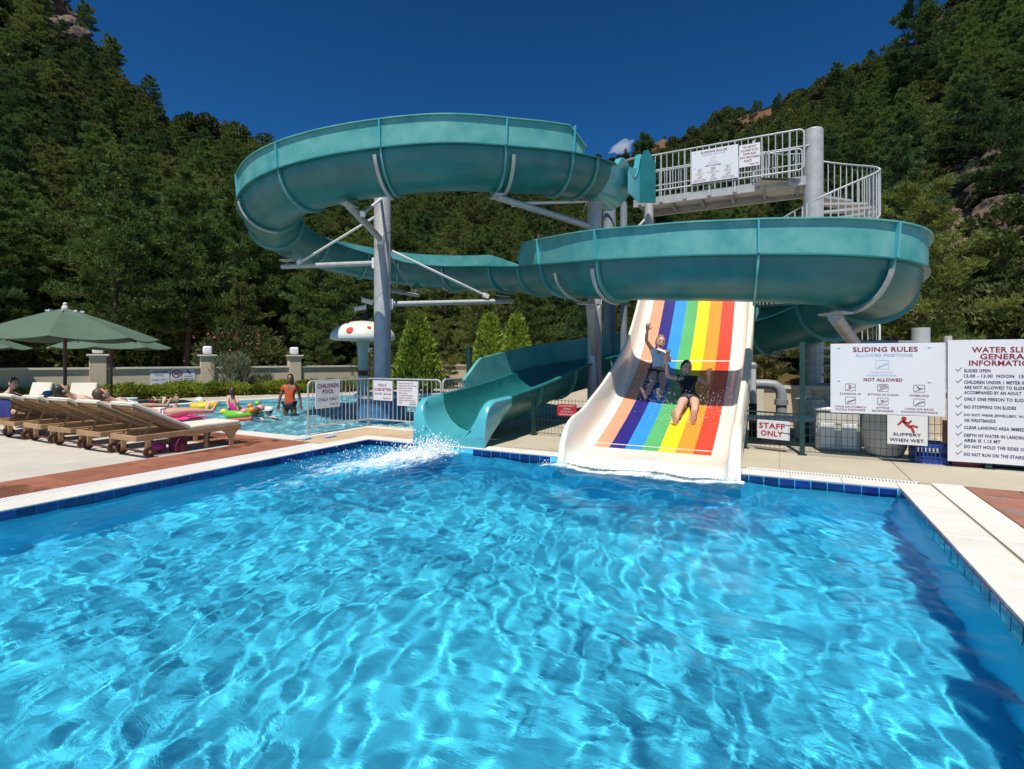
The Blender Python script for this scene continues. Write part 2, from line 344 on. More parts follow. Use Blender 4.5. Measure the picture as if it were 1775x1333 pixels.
# a tree counts as one the photo shows only where it falls inside the frame
inframe = [p for p in pts if -1.0 < p[0]/p[1] < 1.0 and (p[2]-EYE)/p[1] < .69]
near = set(id(p) for p in inframe[:290])
for p in pts:
    if id(p) in near:
        side = 'left' if p[0]/p[1] < -.45 else ('right' if p[0]/p[1] > .5 else 'mid')
        lab, grp = {'left': ('dense green pine among the many covering the steep left hillside', 'pines on the left hillside'),
                    'right': ('dark green pine among the many covering the steep right hillside', 'pines on the right hillside'),
                    'mid': ('green pine in the wood filling the valley behind the slide', 'pines in the valley behind the slide')}[side]
        tree('pine_tree', lab, 'tree', W(p[0], p[1], p[2]), PINES[p[5]], p[3], p[4], grp)
def scatter(name, meshes, P, label):
    """many small copies as ONE stuff object (geometry nodes)"""
    cc = bpy.data.collections.new(name+'_kinds')
    for i, m in enumerate(meshes):
        o = bpy.data.objects.new('%s_kind_%s' % (name, 'abcdefgh'[i]), m); cc.objects.link(o)
    me = bpy.data.meshes.new(name); me.vertices.add(len(P))
    me.vertices.foreach_set('co', np.array([tuple(W(p[0], p[1], p[2])) for p in P], dtype=np.float32).ravel())
    for an, i, ty in (('sc', 3, 'FLOAT'), ('rz', 4, 'FLOAT'), ('ki', 5, 'INT')):
        at = me.attributes.new(an, ty, 'POINT'); at.data.foreach_set('value', np.array([p[i] for p in P], dtype=np.float32 if ty == 'FLOAT' else np.int32))
    o = link(name, me); tag(o, label, None, None, 'stuff')
    ng = bpy.data.node_groups.new(name, 'GeometryNodeTree'); ng.interface.new_socket('Geometry', in_out='INPUT', socket_type='NodeSocketGeometry'); ng.interface.new_socket('Geometry', in_out='OUTPUT', socket_type='NodeSocketGeometry')
    N_ = ng.nodes.new; gi = N_('NodeGroupInput'); go = N_('NodeGroupOutput'); ip = N_('GeometryNodeInstanceOnPoints'); ci = N_('GeometryNodeCollectionInfo')
    ci.inputs['Collection'].default_value = cc; ci.inputs['Separate Children'].default_value = True; ci.inputs['Reset Children'].default_value = True
    def attr(nm, ty):
        q = N_('GeometryNodeInputNamedAttribute'); q.data_type = ty; q.inputs['Name'].default_value = nm; return q.outputs['Attribute']
    cx = N_('ShaderNodeCombineXYZ'); ng.links.new(attr('rz', 'FLOAT'), cx.inputs[2])
    ng.links.new(gi.outputs[0], ip.inputs['Points']); ng.links.new(ci.outputs[0], ip.inputs['Instance']); ip.inputs['Pick Instance'].default_value = True
    ng.links.new(attr('ki', 'INT'), ip.inputs['Instance Index']); ng.links.new(cx.outputs[0], ip.inputs['Rotation']); ng.links.new(attr('sc', 'FLOAT'), ip.inputs['Scale'])
    ng.links.new(ip.outputs[0], go.inputs[0]); md = o.modifiers.new('scatter', 'NODES'); md.node_group = ng; return o
def joined(pair):
    a, b_ = pair; m = bpy.data.meshes.new('pine')
    va = np.empty(len(a.vertices)*3, np.float32); a.vertices.foreach_get('co', va); vb = np.empty(len(b_.vertices)*3, np.float32); b_.vertices.foreach_get('co', vb)
    fa = [tuple(p.vertices) for p in a.polygons]; nb = len(a.vertices)
    fb = (np.arange(len(b_.vertices)).reshape(-1, 4)+nb).tolist()
    m.from_pydata(np.concatenate([va, vb]).reshape(-1, 3), [], fa+fb); m.materials.append(a.materials[0]); m.materials.append(b_.materials[0])
    mi = np.zeros(len(fa)+len(fb), np.int32); mi[len(fa):] = 1; m.polygons.foreach_set('material_index', mi); return m
def lone(label, a, D, ztop, h0, seed, **kw):
    z, _ = gz(a*D, D); ms = pine_meshes(h0, **kw, seed=seed); tree('pine_tree', label, 'tree', W(a*D, D, z-.2), ms, 1.0, seed*1.3); return (ztop-z)
z_, _ = gz(-.762*26, 26); lone('tall open pine with a bare visible trunk and limbs, rising behind the nearest parasol', -.762, 26, 0, 11.4-z_, 31, cr_w=3.5, m=L_PINE[0], bare=.16, nl=34, fine=.8)
z_, _ = gz(.258*57, 57); lone('pointed dark pine top rising against the sky just right of the slide start', .258, 57, 0, 25.5-z_, 32, cr_w=3.0, m=L_PINE[1], bare=.3, nl=50)
z_, _ = gz(.778*60, 60); lone('ragged pine crown standing highest on the right skyline', .778, 60, 0, min(16, 44.0-z_), 33, cr_w=3.6, m=L_PINE[1], bare=.2, nl=50)
# bare rock
ROCK = mat('grey_brown_rock', (.035, .026, .020), .95, c2=(.20, .135, .095), scale=2.2, bump=1.0, bscale=4, thr=(.36, .66), detail=10)
def rock(label, a, D, s, seed, lift=.3, group=None):
    z, _ = gz(a*D, D); r_ = np.random.default_rng(seed); mb = MB(); mb.ball((0, 0, 0), 1, 0, 18, 12); V = np.array(mb.v); nv = np.zeros(len(V))
    for i in range(20):
        d = r_.normal(0, 1, 3); d /= np.linalg.norm(d); o_ = .50+.42*r_.random(); q = V@d; V = V-np.outer(np.maximum(q-o_, 0)*.92, d)
    V *= 1+.10*np.sin(V[:, [0]]*9+seed)*np.cos(V[:, [2]]*11); V = V*np.array([s*1.1, s*.9, s*(.8+.5*r_.random())]); mb.v = [tuple(v) for v in V]
    o = mb.build('rock_outcrop', ROCK); o.location = W(a*D, D, z+s*lift); o.rotation_euler = (0, 0, r_.random()*6); tag(o, label, 'rock', group, 'thing')
for i in range(44): rock('bare grey-brown rock among bushes on the steep right slope above the sign boards', .84+.20*r.random(), 24+13*r.random(), .65+1.05*r.random()**2, 100+i, .6, 'rocks on the right slope')
for i in range(9): rock('bare grey rock face at the top of the left mountain', -.89+.09*r.random(), 65+8*r.random(), 1.3+1.3*r.random(), 200+i, .35, 'rocks at the top of the left mountain')
far = [p for p in pts if id(p) not in near]
scatter('forest', [joined(p) for p in PINES], far, 'pine forest thinning out towards the upper slopes of the valley')
# maquis bushes between the trees
L_BUSH = [leaf_mat('maquis_leaves', (.016, .028, .007), (.11, .135, .035), .25, .3), leaf_mat('olive_scrub_leaves', (.03, .034, .012), (.115, .11, .045), .2, .3)]
def bush_mesh(rx, ry, rz, n, ln, wd, m, seed, name='bush', up=.5, lumps=5):
    r = np.random.default_rng(seed); C = []; 
    cs = [(np.array([r.normal(0, rx*.42), r.normal(0, ry*.42), rz*(.35+.35*r.random())]), .5+.25*r.random()) for _ in range(lumps)]
    for i in range(n):
        c, q = cs[i % lumps]; d = r.normal(0, 1, 3); d /= np.linalg.norm(d); d[2] = abs(d[2]) if r.random() < .7 else d[2]
        C.append(c + d*np.array([rx, ry, rz])*q*(.75+.3*r.random()))
    C = np.array(C); C[:, 2] = np.maximum(C[:, 2], .02); ctr = np.array([0, 0, rz*.3]); Dr = C-ctr; Dr /= np.linalg.norm(Dr, axis=1)[:, None]+1e-9; Dr[:, 2] += up
    V, F = blades(C, Dr, 3, ln, wd, .6, r); return np_mesh(name, V, F, m)
BUSH = [bush_mesh(1.1, 1.0, .95, 900, .2, .06, L_BUSH[0], 1), bush_mesh(.9, 1.1, .8, 800, .2, .06, L_BUSH[1], 2), bush_mesh(1.3, 1.1, 1.2, 1000, .22, .065, L_BUSH[0], 3)]
sp = []
for i in range(12000):
    a = r.uniform(-1.4, 1.4); D = 18*math.exp(r.random()*math.log(260/18.)); z, t = hill_z(np.array([a]), np.array([D])); t = float(t[0])
    if t < .03 or t > 1.02: continue
    if -.42 < a < .62 and t > .6 and r.random() < .15: continue
    if a > .80 and .06 < t < .36 and r.random() < .8: continue
    sp.append((a*D, D, float(z[0])-.1, (.5+.8*r.random())*(1 if D < 90 else 1.9), r.random()*6.28, int(r.integers(0, 3)), t))
scatter('undergrowth', BUSH, sp, 'low dark maquis scrub covering the ground between the pines')
# ================================================================ ground, decks, pools
from mathutils.geometry import tessellate_polygon
PX0, PX1, PY0, PY1 = -5.87, 1.05, -3.2, 6.38
WZ = -.06
KID = [(-7.12, 6.06), (-7.12, 7.75), (-5.1, 7.75), (-5.1, 10.6), (-10.6, 15.9), (-13.3, 14.3), (-14.9, 9.9), (-14.8, 7.4), (-13.4, 6.06)]
def sheet(name, outer, holes, z, m):
    loops = [[Vector((x, y, z)) for x, y in p] for p in [outer]+holes]; vs = [v for l in loops for v in l]
    tr = tessellate_polygon(loops); mb = MB()
    fs = []
    for t in tr:
        a, b_, c = (vs[i] for i in t); n = (b_-a).cross(c-a).z; fs.append(tuple(t) if n > 0 else tuple(t)[::-1])
    mb.add(vs, fs); return mb.build(name, m)
g = sheet('ground', [(-500, -300), (500, -300), (500, 500), (-500, 500)], [[(PX0, PY0), (PX1, PY0), (PX1, PY1), (PX0, PY1)], KID], 0.0, T_BEIGE)
tag(g, 'pale concrete ground around both pools', None, None, 'structure')
def wall_strip(mb, poly, z0, z1):
    for i in range(len(poly)):
        (a, b_), (c, d) = poly[i], poly[(i+1) % len(poly)]
        mb.add([(a, b_, z0), (c, d, z0), (c, d, z1), (a, b_, z1)], [(3, 2, 1, 0)])
TM, BS = .06, .10
def water_mat(name, foam=False):
    m = bpy.data.materials.new(name); m.use_nodes = True; n = m.node_tree; n.nodes.clear(); L = n.links.new; N_ = n.nodes.new
    out = N_('ShaderNodeOutputMaterial'); rf = N_('ShaderNodeBsdfRefraction'); rf.inputs['IOR'].default_value = 1.33; rf.inputs['Roughness'].default_value = 0
    rf.inputs[0].default_value = (.90, .985, 1, 1)
    gl = N_('ShaderNodeBsdfGlossy'); gl.inputs['Roughness'].default_value = .015; fr = N_('ShaderNodeFresnel'); fr.inputs[0].default_value = 1.33
    geo = N_('ShaderNodeNewGeometry'); nz = N_('ShaderNodeTexNoise'); nz.inputs['Scale'].default_value = 18; nz.inputs['Detail'].default_value = 5; nz.inputs['Roughness'].default_value = .6; mp0 = N_('ShaderNodeMapping'); mp0.inputs['Rotation'].default_value = (0, 0, .5); mp0.inputs['Scale'].default_value = (.55, 1.25, 1); L(geo.outputs['Position'], mp0.inputs[0]); nw = N_('ShaderNodeTexNoise'); nw.inputs['Scale'].default_value = 3.5; nw.inputs['Detail'].default_value = 2; L(mp0.outputs[0], nw.inputs['Vector'])
    wv_ = N_('ShaderNodeMixRGB'); wv_.blend_type = 'ADD'; wv_.inputs[0].default_value = .35; L(mp0.outputs[0], wv_.inputs[1]); L(nw.outputs['Color'], wv_.inputs[2]); L(wv_.outputs[0], nz.inputs['Vector'])
    bp = N_('ShaderNodeBump'); bp.inputs['Strength'].default_value = BS; bp.inputs['Distance'].default_value = .02; L(nz.outputs['Fac'], bp.inputs['Height'])
    for q in (rf, gl, fr): L(bp.outputs[0], q.inputs['Normal'])
    tr = N_('ShaderNodeBsdfTransparent'); tr.inputs[0].default_value = (.90, .985, 1, 1); tm = N_('ShaderNodeMixShader'); tm.inputs[0].default_value = TM; L(rf.outputs[0], tm.inputs[1]); L(tr.outputs[0], tm.inputs[2])
    fm = N_('ShaderNodeMath'); fm.operation = 'MULTIPLY'; fm.inputs[1].default_value = .4; L(fr.outputs[0], fm.inputs[0])      # polarising filter takes part of the reflection
    mx = N_('ShaderNodeMixShader'); L(fm.outputs[0], mx.inputs[0]); L(tm.outputs[0], mx.inputs[1]); L(gl.outputs[0], mx.inputs[2]); res = mx.outputs[0]
    if foam:
        at = N_('ShaderNodeAttribute'); at.attribute_name = 'foam'; n2 = N_('ShaderNodeTexNoise'); n2.inputs['Scale'].default_value = 9; n2.inputs['Detail'].default_value = 8; n2.inputs['Roughness'].default_value = .7
        mpg = N_('ShaderNodeMapping'); mpg.inputs['Scale'].default_value = (1.4, .6, 1); L(geo.outputs['Position'], mpg.inputs[0]); L(mpg.outputs[0], n2.inputs['Vector'])
        ad = N_('ShaderNodeMath'); ad.operation = 'MULTIPLY_ADD'; L(at.outputs['Fac'], ad.inputs[0]); ad.inputs[1].default_value = .62; L(n2.outputs['Fac'], ad.inputs[2])
        mp = N_('ShaderNodeMapRange'); L(ad.outputs[0], mp.inputs[0]); mp.inputs[1].default_value = .72; mp.inputs[2].default_value = 1.0; mp.inputs[4].default_value = .92
        df = N_('ShaderNodeBsdfDiffuse'); df.inputs[0].default_value = (.86, .91, .94, 1); m2 = N_('ShaderNodeMixShader'); L(mp.outputs[0], m2.inputs[0]); L(res, m2.inputs[1]); L(df.outputs[0], m2.inputs[2]); res = m2.outputs[0]
    L(res, out.inputs[0]); return m
def ripple(X, Y, seed, amp, lmin=.10, lmax=1.5, n=70):
    r = np.random.default_rng(seed); Z = np.zeros_like(X)
    wx = X + .10*np.sin(1.7*X+2.1*Y+1)+.08*np.sin(-2.3*X+1.4*Y); wy = Y + .10*np.sin(2.2*X-1.6*Y+2)+.08*np.sin(1.1*X+2.7*Y)
    for i in range(n):
        lam = lmin*(lmax/lmin)**r.random(); k = 2*np.pi/lam; a = r.normal(.75, .85); A = amp*.0042*lam**.9; ph = r.random()*6.28
        u = wx*np.cos(a)+wy*np.sin(a)+.15*np.sin(X*1.3+r.random()*6)+.15*np.sin(Y*1.1+r.random()*6)
        Z += A*((1-2*np.abs(np.sin(k*u/2+ph))) if i % 3 == 0 else np.sin(k*u+ph))
    return Z
FLOORM = mat('light_blue_pool_mosaic', (.08, .675, 1.0), .5, var=.10, scale=1.2)
KFLOOR = mat('pale_blue_pool_mosaic', (.26, .60, .70), .5, var=.10, scale=1.2)
mb = MB(); mb.add([(PX0, PY0, -1.15), (PX1, PY0, -1.15), (PX1, PY1, -1.15), (PX0, PY1, -1.15)], [(0, 1, 2, 3)]); wall_strip(mb, [(PX0, PY0), (PX1, PY0), (PX1, PY1), (PX0, PY1)], -1.15, -.002)
basin = mb.build('pool_basin', FLOORM); tag(basin, 'light blue floor and walls of the landing pool', None, None, 'structure'); basin.cycles.is_caustics_receiver = True
mb = MB(); vs = [Vector((x, y, -.5)) for x, y in KID]; tr = tessellate_polygon([vs])
mb.add(vs, [t if (vs[t[1]]-vs[t[0]]).cross(vs[t[2]]-vs[t[0]]).z > 0 else t[::-1] for t in [tuple(q) for q in tr]]); wall_strip(mb, KID, -.5, -.002)
kb = mb.build('children_pool_basin', KFLOOR); tag(kb, 'pale blue floor and walls of the children pool', None, None, 'structure'); kb.cycles.is_caustics_receiver = True
# main water: fine waves, rougher where the slides run out
AMP = .36
nx, ny = 330, 460
gx = np.linspace(PX0-.03, PX1+.03, nx); gy = np.linspace(PY0-.03, PY1+.03, ny); X, Y = np.meshgrid(gx, gy, indexing='ij')
def blob(cx, cy, sx, sy): return np.exp(-((X-cx)/sx)**2-((Y-cy)/sy)**2)
chop = 1+1.3*blob(-4.5, 5.4, 1.0, 1.4)+1.6*blob(-1.2, 5.6, 1.9, .55)
Z = ripple(X, Y, 3, AMP, .10, 1.1, 90)*chop + WZ
ang = np.arctan2(Y-6.6, X+1.5); dist = np.hypot(X+1.5, Y-6.6)
Z += .028*np.exp(-((dist-1.15)/.28)**2)*(1+.4*np.sin(ang*9)) - .03*np.exp(-((dist-1.55)/.3)**2)        # bow wave off the wide slide
tn = np.clip((6.5-Y)/2.1, 0, 1); cxp = -4.42-.42*tn; wv = .30+.35*tn
plume = np.exp(-((X-cxp)/wv)**2)*np.where(Y > 6.45, 0, 1)*np.clip(1.15-tn, 0, 1)*np.clip((6.6-Y)/.12, 0, 1)
nf = vnoise(X*38, Y*26, 31)*.16
Z += np.clip(plume, 0, 1)*(.055+.05*np.clip(nf, -1, 1))
lip = np.exp(-((Y-6.12+.06*np.sin(X*5))/.13)**2)*((X > -2.75) & (X < -.35)); trail = .18*blob(-4.9, 4.2, 1.2, 1.0)
foam = np.clip(plume*1.15+lip*.8+trail*.8, 0, 1)
edge = np.minimum.reduce([X-PX0, PX1-X, Y-PY0, PY1-Y]); Z = np.where(edge < .05, WZ+(Z-WZ)*.4, Z); Z = np.minimum(Z, .10)
idx = np.arange(nx*ny).reshape(nx, ny); F = np.stack([idx[:-1, :-1], idx[1:, :-1], idx[1:, 1:], idx[:-1, 1:]], -1).reshape(-1, 4)
wm_ = np_mesh('pool_water', np.stack([X, Y, Z], -1).reshape(-1, 3), F, water_mat('pool_water', True), True)
at = wm_.attributes.new('foam', 'FLOAT', 'POINT'); at.data.foreach_set('value', foam.astype(np.float32).ravel())
wo = link('pool_water', wm_); wo.cycles.is_caustics_caster = True; tag(wo, 'bright blue rippling water of the landing pool', None, None, 'structure')
def inside(px, py, poly):
    c = np.zeros(px.shape, bool); n = len(poly)
    for i in range(n):
        (x1, y1), (x2, y2) = poly[i], poly[i-1]; c ^= ((y1 > py) != (y2 > py)) & (px < (x2-x1)*(py-y1)/(y2-y1+1e-12)+x1)
    return c
gx = np.arange(-15.1, -4.9, .045); gy = np.arange(5.9, 16.1, .045); X, Y = np.meshgrid(gx, gy, indexing='ij')
Z = WZ+ripple(X, Y, 8, 1.5, .14, 1.3, 50); ins = np.zeros(X.shape, bool)
for dx in (-.1, 0, .1):
    for dy in (-.1, 0, .1): ins |= inside(X+dx, Y+dy, KID)
Z = np.minimum(Z, -.006); idx = np.arange(X.size).reshape(X.shape); F = np.stack([idx[:-1, :-1], idx[1:, :-1], idx[1:, 1:], idx[:-1, 1:]], -1)
F = F[ins[:-1, :-1] & ins[1:, 1:] & ins[1:, :-1] & ins[:-1, 1:]].reshape(-1, 4)
used = np.unique(F); re_ = np.full(X.size, -1); re_[used] = np.arange(len(used))
kw = link('children_pool_water', np_mesh('children_pool_water', np.stack([X, Y, Z], -1).reshape(-1, 3)[used], re_[F], water_mat('children_pool_water'), True)); kw.cycles.is_caustics_caster = True
tag(kw, 'rippled blue water of the shallow children pool', None, None, 'structure')
# ---- individual stones and tiles (children of the paving they belong to), shared meshes
SH = {}
def piece(name, sx, sy, h, m, parent, x, y, z=0.0, bev=.004, jit=.0012):
    k = (name, round(sx, 3), round(sy, 3), h, m.name)
    if k not in SH: SH[k] = MB().box(-sx/2, sx/2, -sy/2, sy/2, 0, h, 0, None, bev).mesh(name, m)
    o = bpy.data.objects.new(name, SH[k]); col.objects.link(o); o.parent = parent; CH.setdefault(parent.name, []).append(o)
    o.location = (x, y, z+rnd.uniform(-jit, jit)); return o
def paving(name, label, m, pname, x0, x1, y0, y1, sx, sy, h=.012, gap=.008, stag=0.0, skip=None):
    p = bpy.data.objects.new(name, None); col.objects.link(p); tag(p, label, None, None, 'structure')
    nx = max(1, round((x1-x0)/sx)); ny = max(1, round((y1-y0)/sy)); sx = (x1-x0)/nx; sy = (y1-y0)/ny
    for i in range(nx):
        for j in range(ny):
            x = x0+(i+.5)*sx; y = y0+(j+.5)*sy
            if skip and skip(x, y): continue
            piece(pname, sx-gap, sy-gap, h, m, p, x, y)
    return p
paving('cream_paving', 'large cream paving slabs under the sun loungers', T_CREAM, 'slab', -13.2, -7.24, 1.2, 4.94, .54, .94, .012, .007)
paving('terracotta_paving', 'terracotta tile strip along the left side of the landing pool', T_TERRA, 'tile', -7.23, -6.40, 1.0, 5.72, .415, .43)
paving('terracotta_paving', 'terracotta tile strip in front of the children pool', T_TERRA, 'tile', -12.6, -7.24, 4.95, 5.72, .43, .385)
paving('terracotta_paving', 'terracotta tiles on the right of the landing pool', T_TERRA, 'tile', 1.64, 4.14, 2.2, 6.78, .417, .417)
paving('beige_paving', 'wide beige slabs behind the landing pool in front of the sign fence', T_BEIGE, 'slab', -3.75, 6.2, 6.79, 9.2, 1.25, 1.2, .012, .006)
paving('pool_coping', 'white coping stones along the left pool edge', T_WSTONE, 'coping_stone', -6.17, -5.86, 1.0, 6.38, .31, .49, .016, .004)
paving('pool_coping', 'white coping stones along the far pool edge', T_WSTONE, 'coping_stone', -6.17, 1.05, 6.381, 6.64, .48, .26, .016, .004)
paving('pool_coping', 'white coping stones along the right pool edge', T_WSTONE, 'coping_stone', 1.051, 1.35, 1.2, 6.64, .3, .30, .016, .004)
paving('white_border', 'broad white stone band beside the coping on the right', T_WSTONE, 'border_stone', 1.372, 1.63, 2.0, 6.78, .258, .9, .016, .003)
paving('pool_coping', 'pale coping along the front of the children pool', T_WSTONE, 'coping_stone', -13.3, -6.84, 5.74, 6.055, .48, .31, .02, .004)
paving('pool_coping', 'pale coping at the corner of the children pool beside the railing', T_WSTONE, 'coping_stone', -7.11, -6.84, 6.056, 7.42, .27, .45, .02, .004)
paving('pool_coping', 'pale coping of the children pool behind the teal slide mouth', T_WSTONE, 'coping_stone', -7.11, -4.8, 7.43, 7.745, .46, .31, .02, .004)
paving('peach_paving', 'peach stone strip between the two pools', mat('peach_stone', (.50, .36, .22), .7, var=.1, scale=3, island=.06), 'slab', -6.82, -5.0, 6.66, 7.41, .9, .37, .012, .006)
paving('peach_paving', 'peach stone strip by the corner of the two pools', mat('peach_stone_b', (.50, .36, .22), .7, var=.1, scale=3, island=.06), 'slab', -6.82, -6.19, 5.74, 6.64, .63, .45, .012, .006)
# back coping of the children pool: follows the outline
cp = bpy.data.objects.new('pool_coping', None); col.objects.link(cp); tag(cp, 'pale coping along the far side of the children pool by the hedge', None, None, 'structure')
for (a, b_) in ((3, 4), (4, 5), (5, 6), (6, 7), (7, 8)):
    p, q = Vector((*KID[a], 0)), Vector((*KID[b_], 0)); d = (q-p); n = max(1, round(d.length/.55)); t = d.normalized(); nr = Vector((t.y, -t.x, 0))
    for i in range(n):
        c = p+d*((i+.5)/n)+nr*.17; o = piece('coping_stone', round(d.length/n-.006, 2), .34, .03, T_WSTONE, cp, c.x, c.y); o.rotation_euler = (0, 0, math.atan2(t.y, t.x))
# gutter gratings: real slots, far too many to pick apart
def grating(name, label, x0, x1, y0, y1, along, pitch):
    mb = MB(); 
    if along == 'x':
        for i in range(int((x1-x0)/pitch)): mb.box(x0+i*pitch, x0+i*pitch+pitch*.55, y0+.012, y1-.012, .001, .013)
        mb.box(x0, x1, y0, y0+.012, .001, .013); mb.box(x0, x1, y1-.012, y1, .001, .013)
    else:
        for i in range(int((y1-y0)/pitch)): mb.box(x0+.012, x1-.012, y0+i*pitch, y0+i*pitch+pitch*.55, .001, .013)
        mb.box(x0, x0+.012, y0, y1, .001, .013); mb.box(x1-.012, x1, y0, y1, .001, .013)
    tag(mb.build(name, T_WHITEP), label, None, None, 'stuff')
    bed = MB().box(min(x0, x1), x1, y0, y1, -.05, .0006).build('gutter_channel', T_DARK); tag(bed, 'dark gutter channel under a pool grating', None, None, 'structure')
grating('gutter_grating', 'slotted white overflow grating behind the far pool edge', -.36, 1.28, 6.645, 6.785, 'x', .03)
grating('gutter_grating', 'slotted white overflow grating along the left pool edge', -6.385, -6.185, 1.0, 5.7, 'y', .03)
# cobalt waterline tiles
bt = bpy.data.objects.new('waterline_tiles', None); col.objects.link(bt); tag(bt, 'cobalt blue glazed tiles along the waterline of the landing pool', None, None, 'structure')
def btile(x, y, rz):
    o = piece('tile', .142, .012, .14, T_BLUE, bt, x, y, -.144, .003, .001); o.rotation_euler = (rnd.uniform(-.02, .02), 0, rz)
for i in range(46):
    if not (-2.72 < PX0+.075+i*.15 < -.40 or -5.0 < PX0+.075+i*.15 < -3.95): btile(PX0+.075+i*.15, PY1-.005, 0)
for i in range(39): btile(PX0+.005, PY1-.08-i*.15, R(90))
for i in range(30): btile(PX1-.005, PY1-.08-i*.15, R(90))
# ================================================================ teal spiral slide
RF = .59
FL = [(2.15, 11.45, 5.2), (1.58, 10.83, 5.17), (.95, 10.32, 5.12), (.05, 9.93, 5.06), (-1.35, 9.58, 4.98), (-3.2, 9.88, 4.87), (-4.6, 10.6, 4.74), (-5.45, 11.75, 4.58), (-5.6, 13.1, 4.44), (-4.95, 14.6, 4.3), (-3.95, 15.4, 4.18), (-2.9, 15.6, 4.04), (-1.55, 14.95, 3.85), (-.2, 13.4, 3.60),
      (.62, 11.85, 3.34), (1.1, 10.4, 3.13), (1.62, 9.2, 2.94), (2.45, 8.52, 2.84), (3.2, 8.1, 2.78), (3.95, 7.76, 2.72), (4.55, 7.57, 2.66), (5.1, 7.62, 2.6), (5.55, 7.98, 2.54), (5.85, 8.65, 2.43), (5.9, 9.45, 2.28), (5.6, 10.3, 2.10), (4.85, 11.0, 1.90), (3.65, 11.4, 1.64), (2.45, 11.65, 1.40), (1.45, 11.5, 1.2), (.7, 10.85, 1.02), (.1, 9.85, .84), (-.42, 8.86, .72), (-.95, 7.70, .64)]
def nearer(i):      # the lower loop's front run, a little closer to the pool
    k = 1-.075*max(0, min(1, (i-14)/3., (26.5-i)/3.5)); L_, D_, z_ = FL[i]; return (L_*k, D_*k, EYE+(z_-EYE)*k)
FL = [nearer(i) for i in range(len(FL))]
KF = lambda t: 1-.075*max(0, min(1, (t-14)/3., (26.5-t)/3.5))
CP = [W(*p) for p in FL]
def crom(P, t):
    i = min(max(int(t), 0), len(P)-2); u = t-i
    a, b_, c, d = P[max(i-1, 0)], P[i], P[i+1], P[min(i+2, len(P)-1)]
    return .5*((2*b_)+(c-a)*u+(2*a-5*b_+4*c-d)*u*u+(3*b_-a-3*c+d)*u**3)
def frame(t):
    p = crom(CP, t); h = .02; tg = (crom(CP, min(t+h, len(CP)-1))-crom(CP, max(t-h, 0))).normalized()
    s = tg.cross(Vector((0, 0, 1))).normalized(); u = s.cross(tg).normalized(); return p, tg, s, u      # s = right of travel
SL = thing('spiral_water_slide', 'teal spiral half-pipe water slide looping round its columns down to the pool', 'water slide', W(*FL[-1][:2], 0))
def sec_prof(r, n=14, inner=True):
    pr = []
    for k in range(n+1):
        a = math.pi*k/n; pr.append((-r*math.cos(a), -r*math.sin(a)))
    return pr
def sweep(t0, t1, prof, step=.12):
    """prof: closed list of (right, up) offsets"""
    n = max(2, int((t1-t0)/step)); rows = []
    for i in range(n+1):
        t = t0+(t1-t0)*i/n; p, tg, s, u = frame(t); q = KF(t); rows.append([p+s*a*q+u*b_*q for a, b_ in prof])
    return rows
TH_ = .028
inn = sec_prof(RF-TH_); outp = sec_prof(RF)
half = [(-RF-.085, .0), (-RF-.085, .022), (-RF+TH_, .022)] + inn[1:-1] + [(RF-TH_, .022), (RF+.085, .022), (RF+.085, 0)] + outp[::-1][0:]
def close(rows, mb): 
    mb.grid(rows, 0, True); n = len(rows[0]); b0 = len(mb.v)-len(rows)*n
    return mb
JT = [1.0, 1.55, 2.15, 3.3, 4.45, 5.55, 6.6, 7.5, 8.5, 9.6, 10.6, 12.0, 13.15, 14.15, 15.1, 16.35, 18.65, 20.75, 22.6, 24.2, 25.6, 27.0, 28.4, 29.8, 31.2, 32.35]
for a, b_ in zip(JT[:-1], JT[1:]):
    mb = MB(); mb.grid(sweep(a, b_, half), 0, True); mb.build('flume_section', T_TEAL, SL, True, 35)
# joint flanges and steel straps under the flume
def arc(t, r, a0, a1, n=14):
    p, tg, s, u = frame(t); return [p - s*math.cos(a)*r - u*math.sin(a)*r for a in np.linspace(a0, a1, n)]
for t in JT[1:-1]:
    p, tg, s, u = frame(t); mb = MB(); rows = []; rf = RF*KF(t)
    for a in np.linspace(0, math.pi, 16):
        d = -s*math.cos(a)-u*math.sin(a); rows.append([p+d*(rf+.001)-tg*.016, p+d*(rf+.055)-tg*.016, p+d*(rf+.055)+tg*.016, p+d*(rf+.001)+tg*.016])
    mb.grid(rows, 0, True); mb.build('joint_flange', T_TEALF, SL, True, 30)
for t, a0, a1 in ((4.5, .15, 1.7), (6.55, .15, 1.7), (3.2, .2, 1.8), (11.9, .3, 2.2), (15.6, 1.25, 2.9), (16.3, 1.5, 2.95), (20.7, 1.25, 2.95), (25.5, 1.3, 2.9), (30.8, 1.6, 2.95), (32.0, 1.6, 3.0)):
    p, tg, s, u = frame(t); rows = []; rf = RF*KF(t)
    for a in np.linspace(a0, a1, 14):
        d = -s*math.cos(a)-u*math.sin(a); rows.append([p+d*(rf+.062)-tg*.03, p+d*(rf+.085)-tg*.03, p+d*(rf+.085)+tg*.03, p+d*(rf+.062)+tg*.03])
    MB().grid(rows, 0, True).build('support_strap', T_GALV, SL, True, 30)
